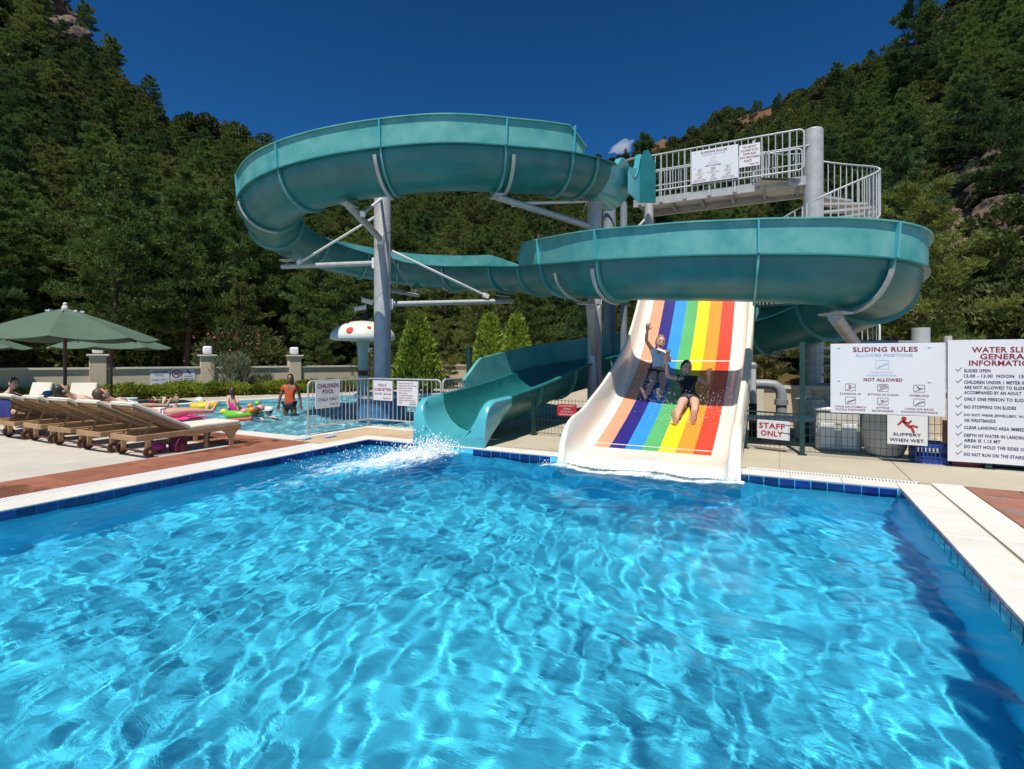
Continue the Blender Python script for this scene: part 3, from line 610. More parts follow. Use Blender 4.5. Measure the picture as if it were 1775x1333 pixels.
# splash guards on the outside of the bends
def guard(ts, side, ramp_in=.0, ramp_out=.0, h=.46, joints=True):
    T0, T1 = ts[0], ts[-1]
    for a, b_ in zip(ts[:-1], ts[1:]):
        n = max(3, int((b_-a)/.1)); rows = []
        for i in range(n+1):
            t = a+(b_-a)*i/n; p, tg, s, u = frame(t); s = s*side; up = Vector((0, 0, 1))
            k = 1.0
            if ramp_in and t < T0+ramp_in: k = .25+.75*(t-T0)/ramp_in
            if ramp_out and t > T1-ramp_out: k = min(k, .25+.75*(T1-t)/ramp_out)
            rf = RF*KF(t); hh = h*k*KF(t); b0 = p+s*(rf+.03)+up*.024; tp = p+s*(rf+.045)+up*(.024+hh)
            rows.append([b0, b0+s*.018, tp+s*.014, tp+s*.06, tp+s*.06+up*.02, tp-s*.004+up*.02])
        MB().grid(rows, 0, True).build('splash_guard', T_TEALF, SL, True, 25)
        if joints and b_ != T1:
            p, tg, s, u = frame(b_); s = s*side; up = Vector((0, 0, 1)); mb = MB(); v = []; rf = RF*KF(b_); hb = h*KF(b_)
            for dt in (-.012, .012):
                o = tg*dt; v += [p+s*(rf+.04)+up*.024+o, p+s*(rf+.09)+up*.024+o, p+s*(rf+.125)+up*(hb+.035)+o, p+s*(rf+.05)+up*(hb+.035)+o]
            mb.add(v, [(3, 2, 1, 0), (4, 5, 6, 7), (0, 1, 5, 4), (1, 2, 6, 5), (2, 3, 7, 6), (3, 0, 4, 7)]); mb.build('guard_rib', T_TEALB, SL)
guard([1.9, 2.15, 3.3, 4.45, 5.55, 6.6, 7.5, 8.5, 9.6, 10.6, 12.0, 12.9], -1, .35, .6)
guard([14.25, 15.1, 16.35, 18.65, 20.75, 22.6, 24.2, 25.6, 27.0, 28.4, 29.8, 31.2, 31.75], 1, .25, .5)
# dark joint line of the inner liner + flared run-out mouth
rows = []
for i in range(19):
    q = i/18; t = 32.35+.65*q; p, tg, s, u = frame(t); up = Vector((0, 0, 1))
    drop = 0 if q < .50 else (1-math.sqrt(max(0, 1-((q-.50)/.50)**2)))*.50
    fl = .10*max(0, (q-.4)/.6)
    hgt = .03-drop; rim = max(hgt, -RF-.05)
    xs = 1-.15*q; fl *= .3
    pr = [(-RF-.10-fl, min(rim-.10, -.1)), (-RF-.105-fl, rim-.03), (-RF-.07-fl, rim), (-RF+.0-fl*.3, rim), (-RF+.025, rim-.02)]
    pr += [(x, min(y, rim-.025)) for x, y in inn[1:-1]]
    pr += [(RF-.025, rim-.02), (RF+fl*.3, rim), (RF+.07+fl, rim), (RF+.105+fl, rim-.03), (RF+.10+fl, min(rim-.10, -.1))]
    pr += [(RF+.10*q+fl*.7, -.25-.40*q), (RF*.93, -.30-.36*q)]+[(x*.985, y-.0) for x, y in outp[::-1][3:-3]]+[(-RF*.93, -.30-.36*q), (-RF-.10*q-fl*.7, -.25-.40*q)]
    rows.append([p+s*a*xs+up*b_ for a, b_ in pr])
tp_ = rows[-1][:10+len(inn)-2]; tp_ = [v+tg*.002 for v in tp_]
mb = MB(); mb.grid(rows, 0, True); mb.grid([tp_, [Vector((v.x, v.y, -.30)) for v in tp_]]); mb.build('slide_mouth', T_TEALB, SL, True, 45)
# start tub with end walls
p, tg, s, u = frame(.05); up = Vector((0, 0, 1))
def slab(mb, pts, th, n):
    v = [Vector(q) for q in pts]+[Vector(q)+n*th for q in pts]; k = len(pts)
    mb.add(v, [tuple(range(k))[::-1], tuple(range(k, 2*k))]+[(i, (i+1) % k, (i+1) % k+k, i+k) for i in range(k)])
for t0, t1, nm in ((.0, 1.0, 'start_tub'),):
    rows = []
    for i in range(13):
        t = t0+(t1-t0)*i/12; p, tg, s, u = frame(t); q = 1-i/12
        wave = .16*math.sin(q*math.pi*2.2)*(q > .12)-.02; hi = .30*max(0, (q-.55)/.45)**1.5
        rl = RF+.06*q; pr = [(-rl-.1, wave+hi), (-rl-.1, wave+hi+.025), (-rl+.03, wave+hi+.025)]+[(x, y*(1+.1*q)) for x, y in inn[1:-1]]+[(rl-.03, wave+hi+.025), (rl+.1, wave+hi+.025), (rl+.1, wave+hi)]+[(x*(1+.02*q), y*(1+.12*q)) for x, y in outp[::-1]]
        rows.append([p+s*a+up*b_ for a, b_ in pr])
    MB().grid(rows, 0, True).build(nm, T_TEALB, SL, True, 35)
p, tg, s, u = frame(.0)
for sd_ in (-1, 1):
    a = p+s*sd_*(RF+.1)-tg*.02
    sp_ = (-tg+s*sd_*.9).normalized(); lo_ = .62 if sd_ < 0 else .12; q_ = sp_.cross(up); q_ = q_ if q_.dot(s*sd_) > 0 else -q_
    mb = MB(); slab(mb, [a-up*lo_, a-up*lo_+sp_*.36, a+sp_*.36+up*.20, a+sp_*.20+up*.50, a+sp_*.10+up*.47, a+up*.14], .03, q_)
    mb.build('tub_end_panel', T_TEAL, SL); mb = MB(); slab(mb, [a+tg*.45-up*min(.5, lo_), a-up*lo_, a+up*.14, a+tg*.2+up*.06, a+tg*.45+up*.03], .03, s*sd_)
    mb.build('tub_side_panel', T_TEALB, SL)
mb = MB(); a = p-tg*.25; mb.tube([a-s*(RF+.12)+up*.44, a+s*(RF+.12)+up*.44], .022, 8); mb.build('grab_bar', T_GALV, SL)
# ================================================================ columns, walkway, stairs
def column(name, label, L, D, r, z0, z1, m=T_GALV, seams=True):
    p = W(L, D, z0); t = thing(name, label, 'column', p)
    MB().lathe([(r*1.7, 0), (r*1.7, .03), (r, .031), (r, z1-z0), (r*.96, z1-z0+.02)], p, 24).build('shaft', m, t, True, 30)
    if seams:
        pts = []; n = int((z1-z0)/.03)
        for i in range(n+1):
            z = (z1-z0)*i/n; a = z/.62*math.pi*2*.5; pts.append(p+Vector((math.cos(a)*r, math.sin(a)*r, z)))
        MB().tube(pts, .006, 4).build('weld_seam', m, t, True)
    return t
def beam(parent, p, q, r, name='support_arm', m=T_GALV): return MB().tube([p, q], r, 12).build(name, m, parent, True, 40)
def rod(parent, p, q, m=T_WHITEM, r=.03):
    p, q = Vector(p), Vector(q); d = (q-p).normalized(); o = MB().tube([p, p+d*.02, q-d*.02, q], [r*.7, r, r, r*.7], 8).build('tie_rod', m, parent, True, 40)
    for e in (p, q): MB().bar(e-d*.07, e+d*.07, r*3, r*3.4).build('rod_bracket', m, parent)
def saddle(parent, t, w=.36):
    p, tg, s, u = frame(t); b_ = p-u*(RF*KF(t)+.10); mb = MB(); mb.bar(b_-s*w*.5, b_+s*w*.5, .16, .025, 0, tuple(u)); return mb.build('saddle_plate', T_GALV, parent)
cA = column('steel_column', 'tall galvanised column standing in the children pool inside the upper slide loop', -2.98, 12.0, .19, .5, 5.35)
A = lambda z: W(-2.98, 12.0, z)
def under(t, dz=.11): p, tg, s, u = frame(t); return p-u*(RF*KF(t)+dz)
beam(cA, A(4.0), under(4.95), .075); saddle(cA, 4.95); rod(cA, A(5.0), under(4.95, .2)+Vector((.15, .2, -.02)))
beam(cA, A(3.5), W(-5.75, 13.05, 3.60), .06); rod(cA, A(4.66), W(-5.2, 12.8, 3.66)); saddle(cA, 8.0)
beam(cA, A(2.55), W(.0, 13.25, 2.76), .06); rod(cA, A(3.88), W(-.65, 12.95, 2.86)); saddle(cA, 13.0)
beam(cA, A(2.9), W(-2.75, 15.3, 3.15), .05); rod(cA, A(3.9), W(-2.8, 15.1, 3.2), T_GREY, .022); saddle(cA, 11.1)
for z, a in ((4.0, W(-3.0, 11.2)), (3.5, W(-4, 12.3)), (2.55, W(-2, 12.3))):
    d = (a-W(-2.98, 12)).normalized(); c = A(z)+d*.19; MB().bar(c-d*.02, c+d*.04, .16, .24).build('bracket_plate', T_WHITEM, cA)
cB = column('steel_column', 'galvanised column left of the rainbow slide under the start tub', 1.74, 11.0, .15, 0, 4.62)
B = lambda z: W(1.74, 11.0, z)
beam(cB, B(4.05), under(3.3), .065); saddle(cB, 3.3); rod(cB, B(4.62), under(3.3, .16)+W(.35, .25)*1.0)
beam(cB, B(1.35), under(15.75, .13), .075); saddle(cB, 15.75, .42); MB().bar(B(.35)+W(.1, -.16), B(1.45)+W(-.02, -.16), .12, .02).build('bracket_plate', T_GREY, cB)
column('steel_column', 'thick grey column under the walkway end directly behind the slide column', 2.32, 12.4, .15, 0, 4.86, T_GREY)
column('steel_column', 'thin grey column carrying the walkway just right of the tub', 2.55, 11.9, .08, 0, 4.86, T_GREY, False)
cC = column('steel_column', 'slim light column under the middle of the high walkway', 3.06, 11.65, .095, 0, 4.80, T_GALV, False); rod(cC, W(3.06, 11.65, 4.5), W(2.6, 11.9, 4.0))
cE = column('steel_column', 'short capped column behind the sliding rules board', 6.66, 8.5, .125, 0, 1.78); E_ = lambda z: W(6.66, 8.5, z)
beam(cE, E_(1.55), W(5.3, 8.05, 1.55), .04, m=T_GREY); beam(cE, W(5.35, 8.1, 1.5), under(20.35, .13), .085); saddle(cE, 20.35, .5)
column('steel_column', 'low grey post behind the right end of the sliding rules board', 7.35, 8.8, .06, 0, 1.66, T_GALV, False)
# walkway (along world X)
WX0, WX1, WY0, WY1, WZD = -2.98, .46, 11.78, 12.78, 4.90
wk = thing('walkway', 'high metal walkway between the spiral stair tower and the slide start', 'walkway', (-1.2, 12.3, 0))
MB().box(WX0, WX1, WY0, WY1, WZD-.03, WZD).build('deck_plate', T_GALV, wk)
for y in (WY0+.03, WY1-.03): MB().box(WX0, WX1, y-.03, y+.03, WZD-.17, WZD-.032).build('edge_beam', T_GALV, wk)
for i in range(6):
    x = WX0+.15+i*(WX1-WX0-.3)/5; MB().box(x-.03, x+.03, WY0+.062, WY1-.062, WZD-.13, WZD-.032).build('cross_beam', T_GREY, wk)
for y, nm in ((WY0-.03, 0), (WY1+.03, 1)):
    x0, x1, z0, z1 = WX0+.12, WX1-.06, WZD+.12, WZD+.92; rr = .09; loop = []
    for cx_, cz_, a0 in ((x1-rr, z1-rr, 0), (x0+rr, z1-rr, 90), (x0+rr, z0+rr, 180), (x1-rr, z0+rr, 270)):
        for k in range(5): a = R(a0+k*22.5); loop.append((cx_+rr*math.cos(a), y, cz_+rr*math.sin(a)))
    fr_ = MB().tube(loop+[loop[0]], .02, 8).build('railing', T_RAIL, wk, True, 50)
    n = 26
    for i in range(1, n):
        x = x0+(x1-x0)*i/n; MB().tube([(x, y, z0 if i % 4 else WZD-.10), (x, y, z1)], .011 if i % 4 else .018, 6).build('bar', T_RAIL, fr_, True, 50)
    MB().tube([(x0, y, z0+.46), (x1+.08, y, z0+.46)], .015, 8).build('mid_rail', T_RAIL, fr_, True, 50)
    for i in range(0, n+1, 4):
        x = x0+(x1-x0)*max(.25, min(n-.25, i))/n; MB().box(x-.035, x+.035, y-.03, y+.02, WZD-.15, WZD-.04, 0, None, .008).build('bar_clamp', T_RAIL, fr_)
# spiral stair
tw = W(5.96, 10.32, 0); st = thing('spiral_staircase', 'spiral metal staircase winding round a thick grey column at the right end of the walkway', 'staircase', tw)
MB().lathe([(.178, 0), (.178, 5.80), (.165, 5.82)], tw, 28).build('centre_column', T_GALV, st, True, 30)
pts = [tw+Vector((math.cos(z*3.1)*.178, math.sin(z*3.1)*.178, z)) for z in np.arange(.1, 5.8, .03)]; MB().tube(pts, .006, 4).build('weld_seam', T_GALV, st, True)
RS = 1.06
def pol(deg, r_, z): return tw+W(math.cos(R(deg))*r_, math.sin(R(deg))*r_, z)
mb = MB(); v = [pol(184-k*14.6, RS, 4.86) for k in range(9)]; lo = [p-Vector((0, 0, .05)) for p in v]
mb.add([tw+Vector((0, 0, 4.86))]+v+[tw+Vector((0, 0, 4.81))]+lo, [(0,)+(i+2, i+1) for i in range(8)]+[(10, i+11, i+12) for i in range(8)]+[(i+1, i+2, i+12, i+11) for i in range(8)]); mb.build('landing', T_GALV, st)
steps = []
NS = 26
for i in range(NS):
    a0 = 66-i*22; z = 4.74-i*.178
    if z < .1: break
    v = [pol(a0, .17, z), pol(a0-24, .17, z), pol(a0-24, RS, z), pol(a0-12, RS*1.01, z), pol(a0, RS, z)]; lo = [p-Vector((0, 0, .045)) for p in v]
    mb = MB(); mb.add(v+lo, [(0, 1, 2, 3, 4), (9, 8, 7, 6, 5)]+[(k+5, (k+1) % 5+5, (k+1) % 5, k) for k in range(5)]); mb.build('step', T_GALV, st); steps.append((a0, z))
def rail_run(degs, zf, nbar, label='railing'):
    lo = [pol(a, RS+.02, zf(a)+.06) for a in degs]; hi = [pol(a, RS+.02, zf(a)+.90) for a in degs]
    loop = lo+hi[::-1]+[lo[0]]; rl = MB().tube(loop, .018, 8).build('railing', T_RAIL, st, True, 60)
    a0, a1 = degs[0], degs[-1]
    for i in range(1, nbar):
        a = a0+(a1-a0)*i/nbar; MB().tube([pol(a, RS+.02, zf(a)+.06), pol(a, RS+.02, zf(a)+.90)], .011, 6).build('bar', T_RAIL, rl, True, 60)
zs = lambda a: 4.74-(66-a)/22*.178
rail_run(np.linspace(160, 115, 6), lambda a: 4.86, 7); rail_run(np.linspace(111, 68, 6), lambda a: 4.86, 7); rail_run(np.linspace(64, -30, 9), zs, 15); rail_run(np.linspace(-34, -125, 9), zs, 14); rail_run(np.linspace(-129, -215, 9), zs, 13); rail_run(np.linspace(-220, -300, 8), zs, 12); rail_run(np.linspace(-304, -400, 8), zs, 12)
# ================================================================ rainbow slide
RXC = -1.55
prY = np.array([6.25, 6.31, 6.40, 6.70, 7.0, 7.5, 8.0, 8.55, 9.1, 9.6, 10.1, 10.7, 11.2, 11.6, 11.75])
prZ = np.array([-.16, -.04, .025, .05, .09, .255, .43, .66, .93, 1.24, 1.68, 2.33, 2.93, 3.42, 3.55])
yy = np.linspace(6.25, 11.75, 80)
def pz(y):
    i = int(np.clip(np.searchsorted(prY, y)-1, 0, len(prY)-2)); y0, y1 = prY[i], prY[i+1]; h = y1-y0; u = (y-y0)/h
    sl_ = lambda j: (prZ[min(j+1, len(prY)-1)]-prZ[max(j-1, 0)])/(prY[min(j+1, len(prY)-1)]-prY[max(j-1, 0)])
    a, b_ = sl_(i)*h, sl_(i+1)*h; return float((2*u**3-3*u**2+1)*prZ[i]+(u**3-2*u**2+u)*a+(-2*u**3+3*u**2)*prZ[i+1]+(u**3-u**2)*b_)
RB = thing('rainbow_slide', 'wide cream water slide with a bed of seven rainbow stripes', 'water slide', (RXC, 6.4, 0))
STR = [('salmon', (.72, .31, .18)), ('navy', (.022, .016, .17)), ('sky blue', (.03, .26, .70)), ('green', (.095, .40, .13)), ('yellow', (.83, .60, .012)), ('orange', (.80, .28, .025)), ('red', (.70, .055, .025))]
LW = .22; SY0 = 6.96
for i, (n, c) in enumerate(STR):
    x0 = RXC-.77+i*LW; ys = [y for y in yy if y > SY0]; ys = [SY0]+ys
    o = MB().grid([[(x0+LW, y, pz(y)), (x0+LW*.5, y, pz(y)), (x0, y, pz(y))] for y in ys]).build('lane_stripe', mat(n.replace(' ', '_')+'_gelcoat', c, .35, var=.07, scale=3, coat=.08, spec=.35), RB, True); o['label'] = n+' stripe of the rainbow slide bed'
ys = [y for y in yy if y < SY0]+[SY0]
MB().grid([[(RXC+.77-x*.22, y, pz(y)) for x in range(8)] for y in ys]).build('run_out', T_WHITE, RB, True)
def wallh(y):
    h = .47 if y > 6.85 else .47*math.sqrt(max(0, 1-((6.85-y)/.62)**2)); return max(h, .03)
for sd_, nm in ((-1, 'left'), (1, 'right')):
    rows = []
    for y in yy:
        z = pz(y); h = wallh(y); X_ = lambda d: RXC+sd_*(d if sd_ > 0 else .77+(d-.77)*.66)
        fl = .03*max(0, (7.3-y)/1.1)
        row = [(X_(.77), y, z), (X_(.86), y, z+.004)]
        for k in range(7): a = R(90*k/6); row.append((X_(.86+.16*math.sin(a)), y, z+min(h*.9, .20)*(1-math.cos(a))+.004))
        row += [(X_(1.03), y, z+h-.02), (X_(1.045), y, z+h), (X_(1.10+fl*.5), y, z+h+.004), (X_(1.125+fl), y, z+h-.03), (X_(1.13+fl), y, z+h-.10), (X_(1.12+fl), y, z-.06 if y > 6.62 else min(z-.06, -.3)), (X_(.77), y, z-.06 if y > 6.62 else min(z-.06, -.3))]
        rows.append(row)
    mb = MB(); mb.grid(rows, 0, True); n = len(rows[0])
    mb.add(rows[0], [tuple(range(n))]); mb.add(rows[-1], [tuple(range(n))])
    mb.build('side_wall', T_WHITE, RB, True, 50)
MB().grid([[(RXC-.77, y, pz(y)-.05), (RXC+.77, y, pz(y)-.05)] for y in yy]).build('shell_underside', T_WHITE, RB, True)
for y in (9.62, 7.08): MB().grid([[(RXC+.77, y+d, pz(y+d)+.003), (RXC-.77, y+d, pz(y+d)+.003)] for d in (-.011, .011)]).build('lane_seam', T_WHITE, RB)
MB().box(RXC-1.1, RXC+1.1, 11.76, 12.9, 3.42, 3.5).build('start_platform', T_GALV, RB)
for x in (-1, 1):
    for y, z in ((10.2, 1.6), (12.6, 3.4)): MB().tube([(RXC+x*.95, y, 0), (RXC+x*.95, y, z)], .06, 10).build('leg', T_GREY, RB, True, 40)
# ================================================================ boundary wall, planting, fountain
WP = [(-18.3, 13.3), (-15.9, 15.2), (-13.5, 17.0), (-11.1, 19.0), (-8.65, 20.7), (-6.19, 22.6), (-3.85, 24.4), (-1.5, 26.0), (.8, 27.4), (3.2, 28.4)]
bw = thing('boundary_wall', 'long low beige stuccoed wall with stone coping behind the children pool', 'wall', W(-8.65, 20.7))
def wall_pt(i, u, off=0.0, z=0.0):
    p, q = W(*WP[i]), W(*WP[i+1]); d = (q-p); n = Vector((d.y, -d.x, 0)).normalized(); return p+d*u+n*off+Vector((0, 0, z))
def prism(mb, a, b_, t, z0, z1, mi=0):
    d = (b_-a).normalized(); n = Vector((d.y, -d.x, 0))*t/2; v = [a-n, b_-n, b_+n, a+n]
    mb.add([p+Vector((0, 0, z0)) for p in v]+[p+Vector((0, 0, z1)) for p in v], [(3, 2, 1, 0), (4, 5, 6, 7), (0, 1, 5, 4), (1, 2, 6, 5), (2, 3, 7, 6), (3, 0, 4, 7)], mi); return mb
for i in range(len(WP)-1):
    a, b_ = wall_pt(i, .07), wall_pt(i, .93)
    prism(MB(), a, b_, .20, -.1, .95).build('wall_panel', T_STUCCO, bw); prism(MB(), a, b_, .33, .951, 1.01).build('coping_stone', T_COPING, bw)
LAMPW = ['far left behind the parasols', 'left of the first parasol', 'between the two large parasols', 'beside the pink oleander', 'behind the wading woman', 'behind the mushroom fountain', 'behind the pointed conifer', 'behind the round conifers', 'behind the teal slide', 'behind the columns']
for i, (L, D) in enumerate(WP):
    p = W(L, D); d = (wall_pt(min(i, len(WP)-2), 1)-wall_pt(min(i, len(WP)-2), 0)); rz = math.atan2(d.y, d.x); Mx = Matrix.Translation(p) @ Matrix.Rotation(rz, 4, 'Z')
    MB().box(-.22, .22, -.22, .22, -.1, 1.38, 0, Mx, .012).build('pillar', T_STUCCO, bw); MB().box(-.29, .29, -.29, .29, 1.381, 1.44, 0, Mx, .01).build('pillar_cap', T_COPING, bw)
    lp = thing('pillar_lamp', 'white rounded cube lamp on the wall pillar '+LAMPW[i], 'lamp', p+Vector((0, 0, 1.441)), rz, 'cube lamps on the wall pillars')
    MB().lathe([(.10, 0), (.10, .03)], (0, 0, 0), 16).build('lamp_base', T_GREY, lp, False, world=False)
    mb = MB(); N = 9; rows = []
    for k in range(N+1):
        v = -math.pi/2+math.pi*k/N; row = []
        for j in range(24):
            w = 2*math.pi*j/24; f = lambda c, e=.35: math.copysign(abs(c)**e, c); row.append((.145*f(math.cos(v))*f(math.cos(w)), .145*f(math.cos(v))*f(math.sin(w)), .17+.14*f(math.sin(v))))
        rows.append(row)
    mb.grid(rows, 0, True); mb.build('lamp_shade', T_LAMP, lp, True, None, world=False)
# hedge shrubs in front of the wall
L_HEDGE = leaf_mat('hedge_leaves', (.045, .075, .008), (.30, .36, .045), .3, 1.2); L_GREYS = leaf_mat('grey_green_leaves', (.05, .06, .035), (.19, .21, .12), .25, 1.2)
HB = [bush_mesh(.75, .6, .75, 1300, .11, .04, L_HEDGE, 11, 'foliage', .4, 6), bush_mesh(.85, .6, .62, 1300, .11, .04, L_HEDGE, 12, 'foliage', .4, 7)]
SPK = bush_mesh(.7, .6, 1.1, 700, .32, .012, L_GREYS, 14, 'foliage', .9, 4)
def shrub(name, label, loc, me, sc, rz, group=None, cat='shrub'):
    o = link(name, me); o.location = loc; o.rotation_euler = (0, 0, rz); o.scale = (sc, sc, sc); return tag(o, label, cat, group, 'thing')
k = 0
for i in range(1, 6):
    for u in (.0, .17, .34, .51, .68, .85):
        for off in (.55, 1.25):
            p = wall_pt(i, u+rnd.uniform(-.05, .05)+(.08 if off > 1 else 0), off+.2*rnd.random()); k += 1; shade = i < 2 or (i == 2 and u < .3)
            shrub('hedge_shrub', 'low dark hedge shrub in the shade behind the loungers' if shade else 'low yellow-green hedge shrub in front of the beige wall', p, HB[k % 2], .32+.26*rnd.random(), rnd.random()*6, 'shaded hedge shrubs behind the loungers' if shade else 'hedge shrubs along the beige wall')
shrub('spiky_shrub', 'loose grey-green spiky shrub rising from the hedge beside the oleander pillar', wall_pt(3, .22, .6), SPK, .95, 1.0)
shrub('spiky_shrub', 'thin dry upright plant in front of the wall left of the wading woman', wall_pt(3, .58, .5), SPK, .5, 2.0)
# clipped conifers
L_THUJA = leaf_mat('thuja_sprays', (.045, .075, .010), (.34, .43, .06), .35, 1.5)
def thuja_mesh(h, w, seed, n=2600):
    r = np.random.default_rng(seed); t = r.random(n)**.85; rad = w*np.minimum(1, (t/.12)**.5)*(1-t)**.72*(.80+.28*r.random(n)); a = r.random(n)*6.283
    C = np.stack([rad*np.cos(a), rad*np.sin(a), t*h*.97], 1); Dr = np.stack([np.cos(a)*.55, np.sin(a)*.55, np.full(n, .95)], 1); Dr /= np.linalg.norm(Dr, axis=1)[:, None]
    V, F = blades(C, Dr, 4, .24, .035, .28, r); return np_mesh('foliage', V, F, L_THUJA)
def conifer(label, L, D, h, w, seed):
    t = thing('conifer_shrub', label, 'shrub', W(L, D)); link('foliage', thuja_mesh(h, w, seed), t); MB().tube([(0, 0, 0), (0, 0, h*.8)], [.07, .02], 8).build('trunk', BARK, t, True, world=False)
conifer('tall pointed conifer shrub standing alone right of the mushroom fountain', -3.53, 19.5, 2.95, .92, 1)
conifer('rounded conifer shrub, left one of the pair above the teal slide', -.82, 19.2, 2.85, .74, 2)
conifer('rounded conifer shrub, right one of the pair above the teal slide', .16, 19.0, 2.80, .70, 3)
# oleander
ol = thing('oleander_bush', 'oleander with scattered pink blossoms behind the wall pillar', 'bush', W(-11.0, 21.2))
link('foliage', bush_mesh(1.3, 1.0, 2.0, 1500, .2, .035, L_BUSH[0], 22, 'foliage', .6, 7), ol)
V = []; r2 = np.random.default_rng(4)
C = np.stack([r2.normal(0, .75, 110), r2.normal(-.5, .4, 110), r2.uniform(.8, 2.3, 110)], 1); V, F = blades(C, np.tile([0, -.3, .8], (110, 1)), 5, .07, .04, .9, r2)
fo = link('blossom', np_mesh('blossom', V, F, mat('pink_blossom', (.55, .10, .14), .7, var=.3)), ol); fo['kind'] = 'stuff'
# mushroom fountain
mp_ = W(-4.2, 14.7); mf = thing('mushroom_fountain', 'pale mushroom shaped water fountain with red spots in the children pool', 'fountain', mp_+Vector((0, 0, -.5)))
T_MUSH = mat('pale_green_fibreglass', (.33, .43, .36), .4, var=.05, scale=3); T_MCAP = mat('white_fibreglass', (.62, .62, .55), .4, var=.05, scale=3)
MB().lathe([(.17, -.5), (.145, .6), (.13, 1.0), (.15, 1.5), (.20, 1.9)], mp_, 24).build('stem', T_MUSH, mf, True, 40)
MB().lathe([(.142, .82), (.142, .97)], mp_, 24).build('red_band', mat('maroon_paint', (.14, .015, .018), .5), mf, True, 40)
capz = lambda r_: 1.86+.50*math.sqrt(max(0, 1-(r_/.89)**2))
MB().lathe([(.15, 1.80), (.80, 1.81), (.88, 1.84), (.89, 1.88)]+[(.89*math.cos(a), 1.88+.48*math.sin(a)) for a in np.linspace(.08, 1.55, 12)], mp_, 40).build('cap', T_MCAP, mf, True, 40)
for az, el, rr, m in ((-98, .38, .10, T_REDP), (-62, .55, .055, T_REDP), (-160, .5, .06, T_DARK), (-125, .95, .05, T_DARK), (170, .35, .07, T_DARK)):
    d = Vector(W(math.cos(R(az)), math.sin(R(az)))); nrm = Vector((d.x*math.cos(el)*.48, d.y*math.cos(el)*.48, .89*math.sin(el))).normalized(); c = mp_+d*(.89*math.cos(el))+Vector((0, 0, 1.88+.48*math.sin(el)))
    Q = nrm.to_track_quat('Z', 'Y').to_matrix().to_4x4(); MB().lathe([(rr, -.02), (rr, .006), (rr*.9, .01)], (0, 0, 0), 16, 0, Matrix.Translation(c) @ Q).build('spot', m, mf)
# security cameras on a post behind it
sp_ = W(-4.35, 15.5); sc_ = thing('security_camera', 'pair of security cameras on a post above the mushroom fountain', 'camera', sp_)
MB().tube([sp_, sp_+Vector((0, 0, 2.55))], .04, 10).build('post', T_GREY, sc_, True, 40)
MB().lathe([(.10, 2.4), (.10, 2.55), (.06, 2.68), (.03, 2.7)], sp_, 14).build('dome', T_DARK, sc_, True, 40)
for z, dx, rz in ((2.78, -.14, 205), (2.98, .06, 20)):
    Mx = Matrix.Translation(sp_+W(dx, -.05, z)) @ Matrix.Rotation(TH+R(rz), 4, 'Z') @ Matrix.Rotation(R(14), 4, 'Y'); MB().box(-.17, .17, -.06, .06, -.05, .06, 0, Mx, .015).build('camera_housing', T_WHITEM, sc_); MB().box(-.19, .21, -.075, .075, .062, .075, 0, Mx).build('sun_shield', T_WHITEM, sc_)
MB().tube([sp_+Vector((0, 0, 2.6)), sp_+Vector((0, 0, 3.0))], .018, 8).build('mast', T_GREY, sc_)
# tiled plinth of the column
pl = thing('column_plinth', 'round blue tiled plinth with pale coping carrying the column in the children pool', 'plinth', W(-2.98, 12.0, -.5))
MB().lathe([(.56, -.49), (.56, .42)], W(-2.98, 12.0), 32).build('tiled_drum', mat('sea_blue_mosaic', (.04, .16, .30), .3, var=.3, scale=9), pl, True, 40)
MB().lathe([(.62, .421), (.62, .49), (.6, .499)], W(-2.98, 12.0), 32).build('coping_stone', T_COPING, pl, True, 40)
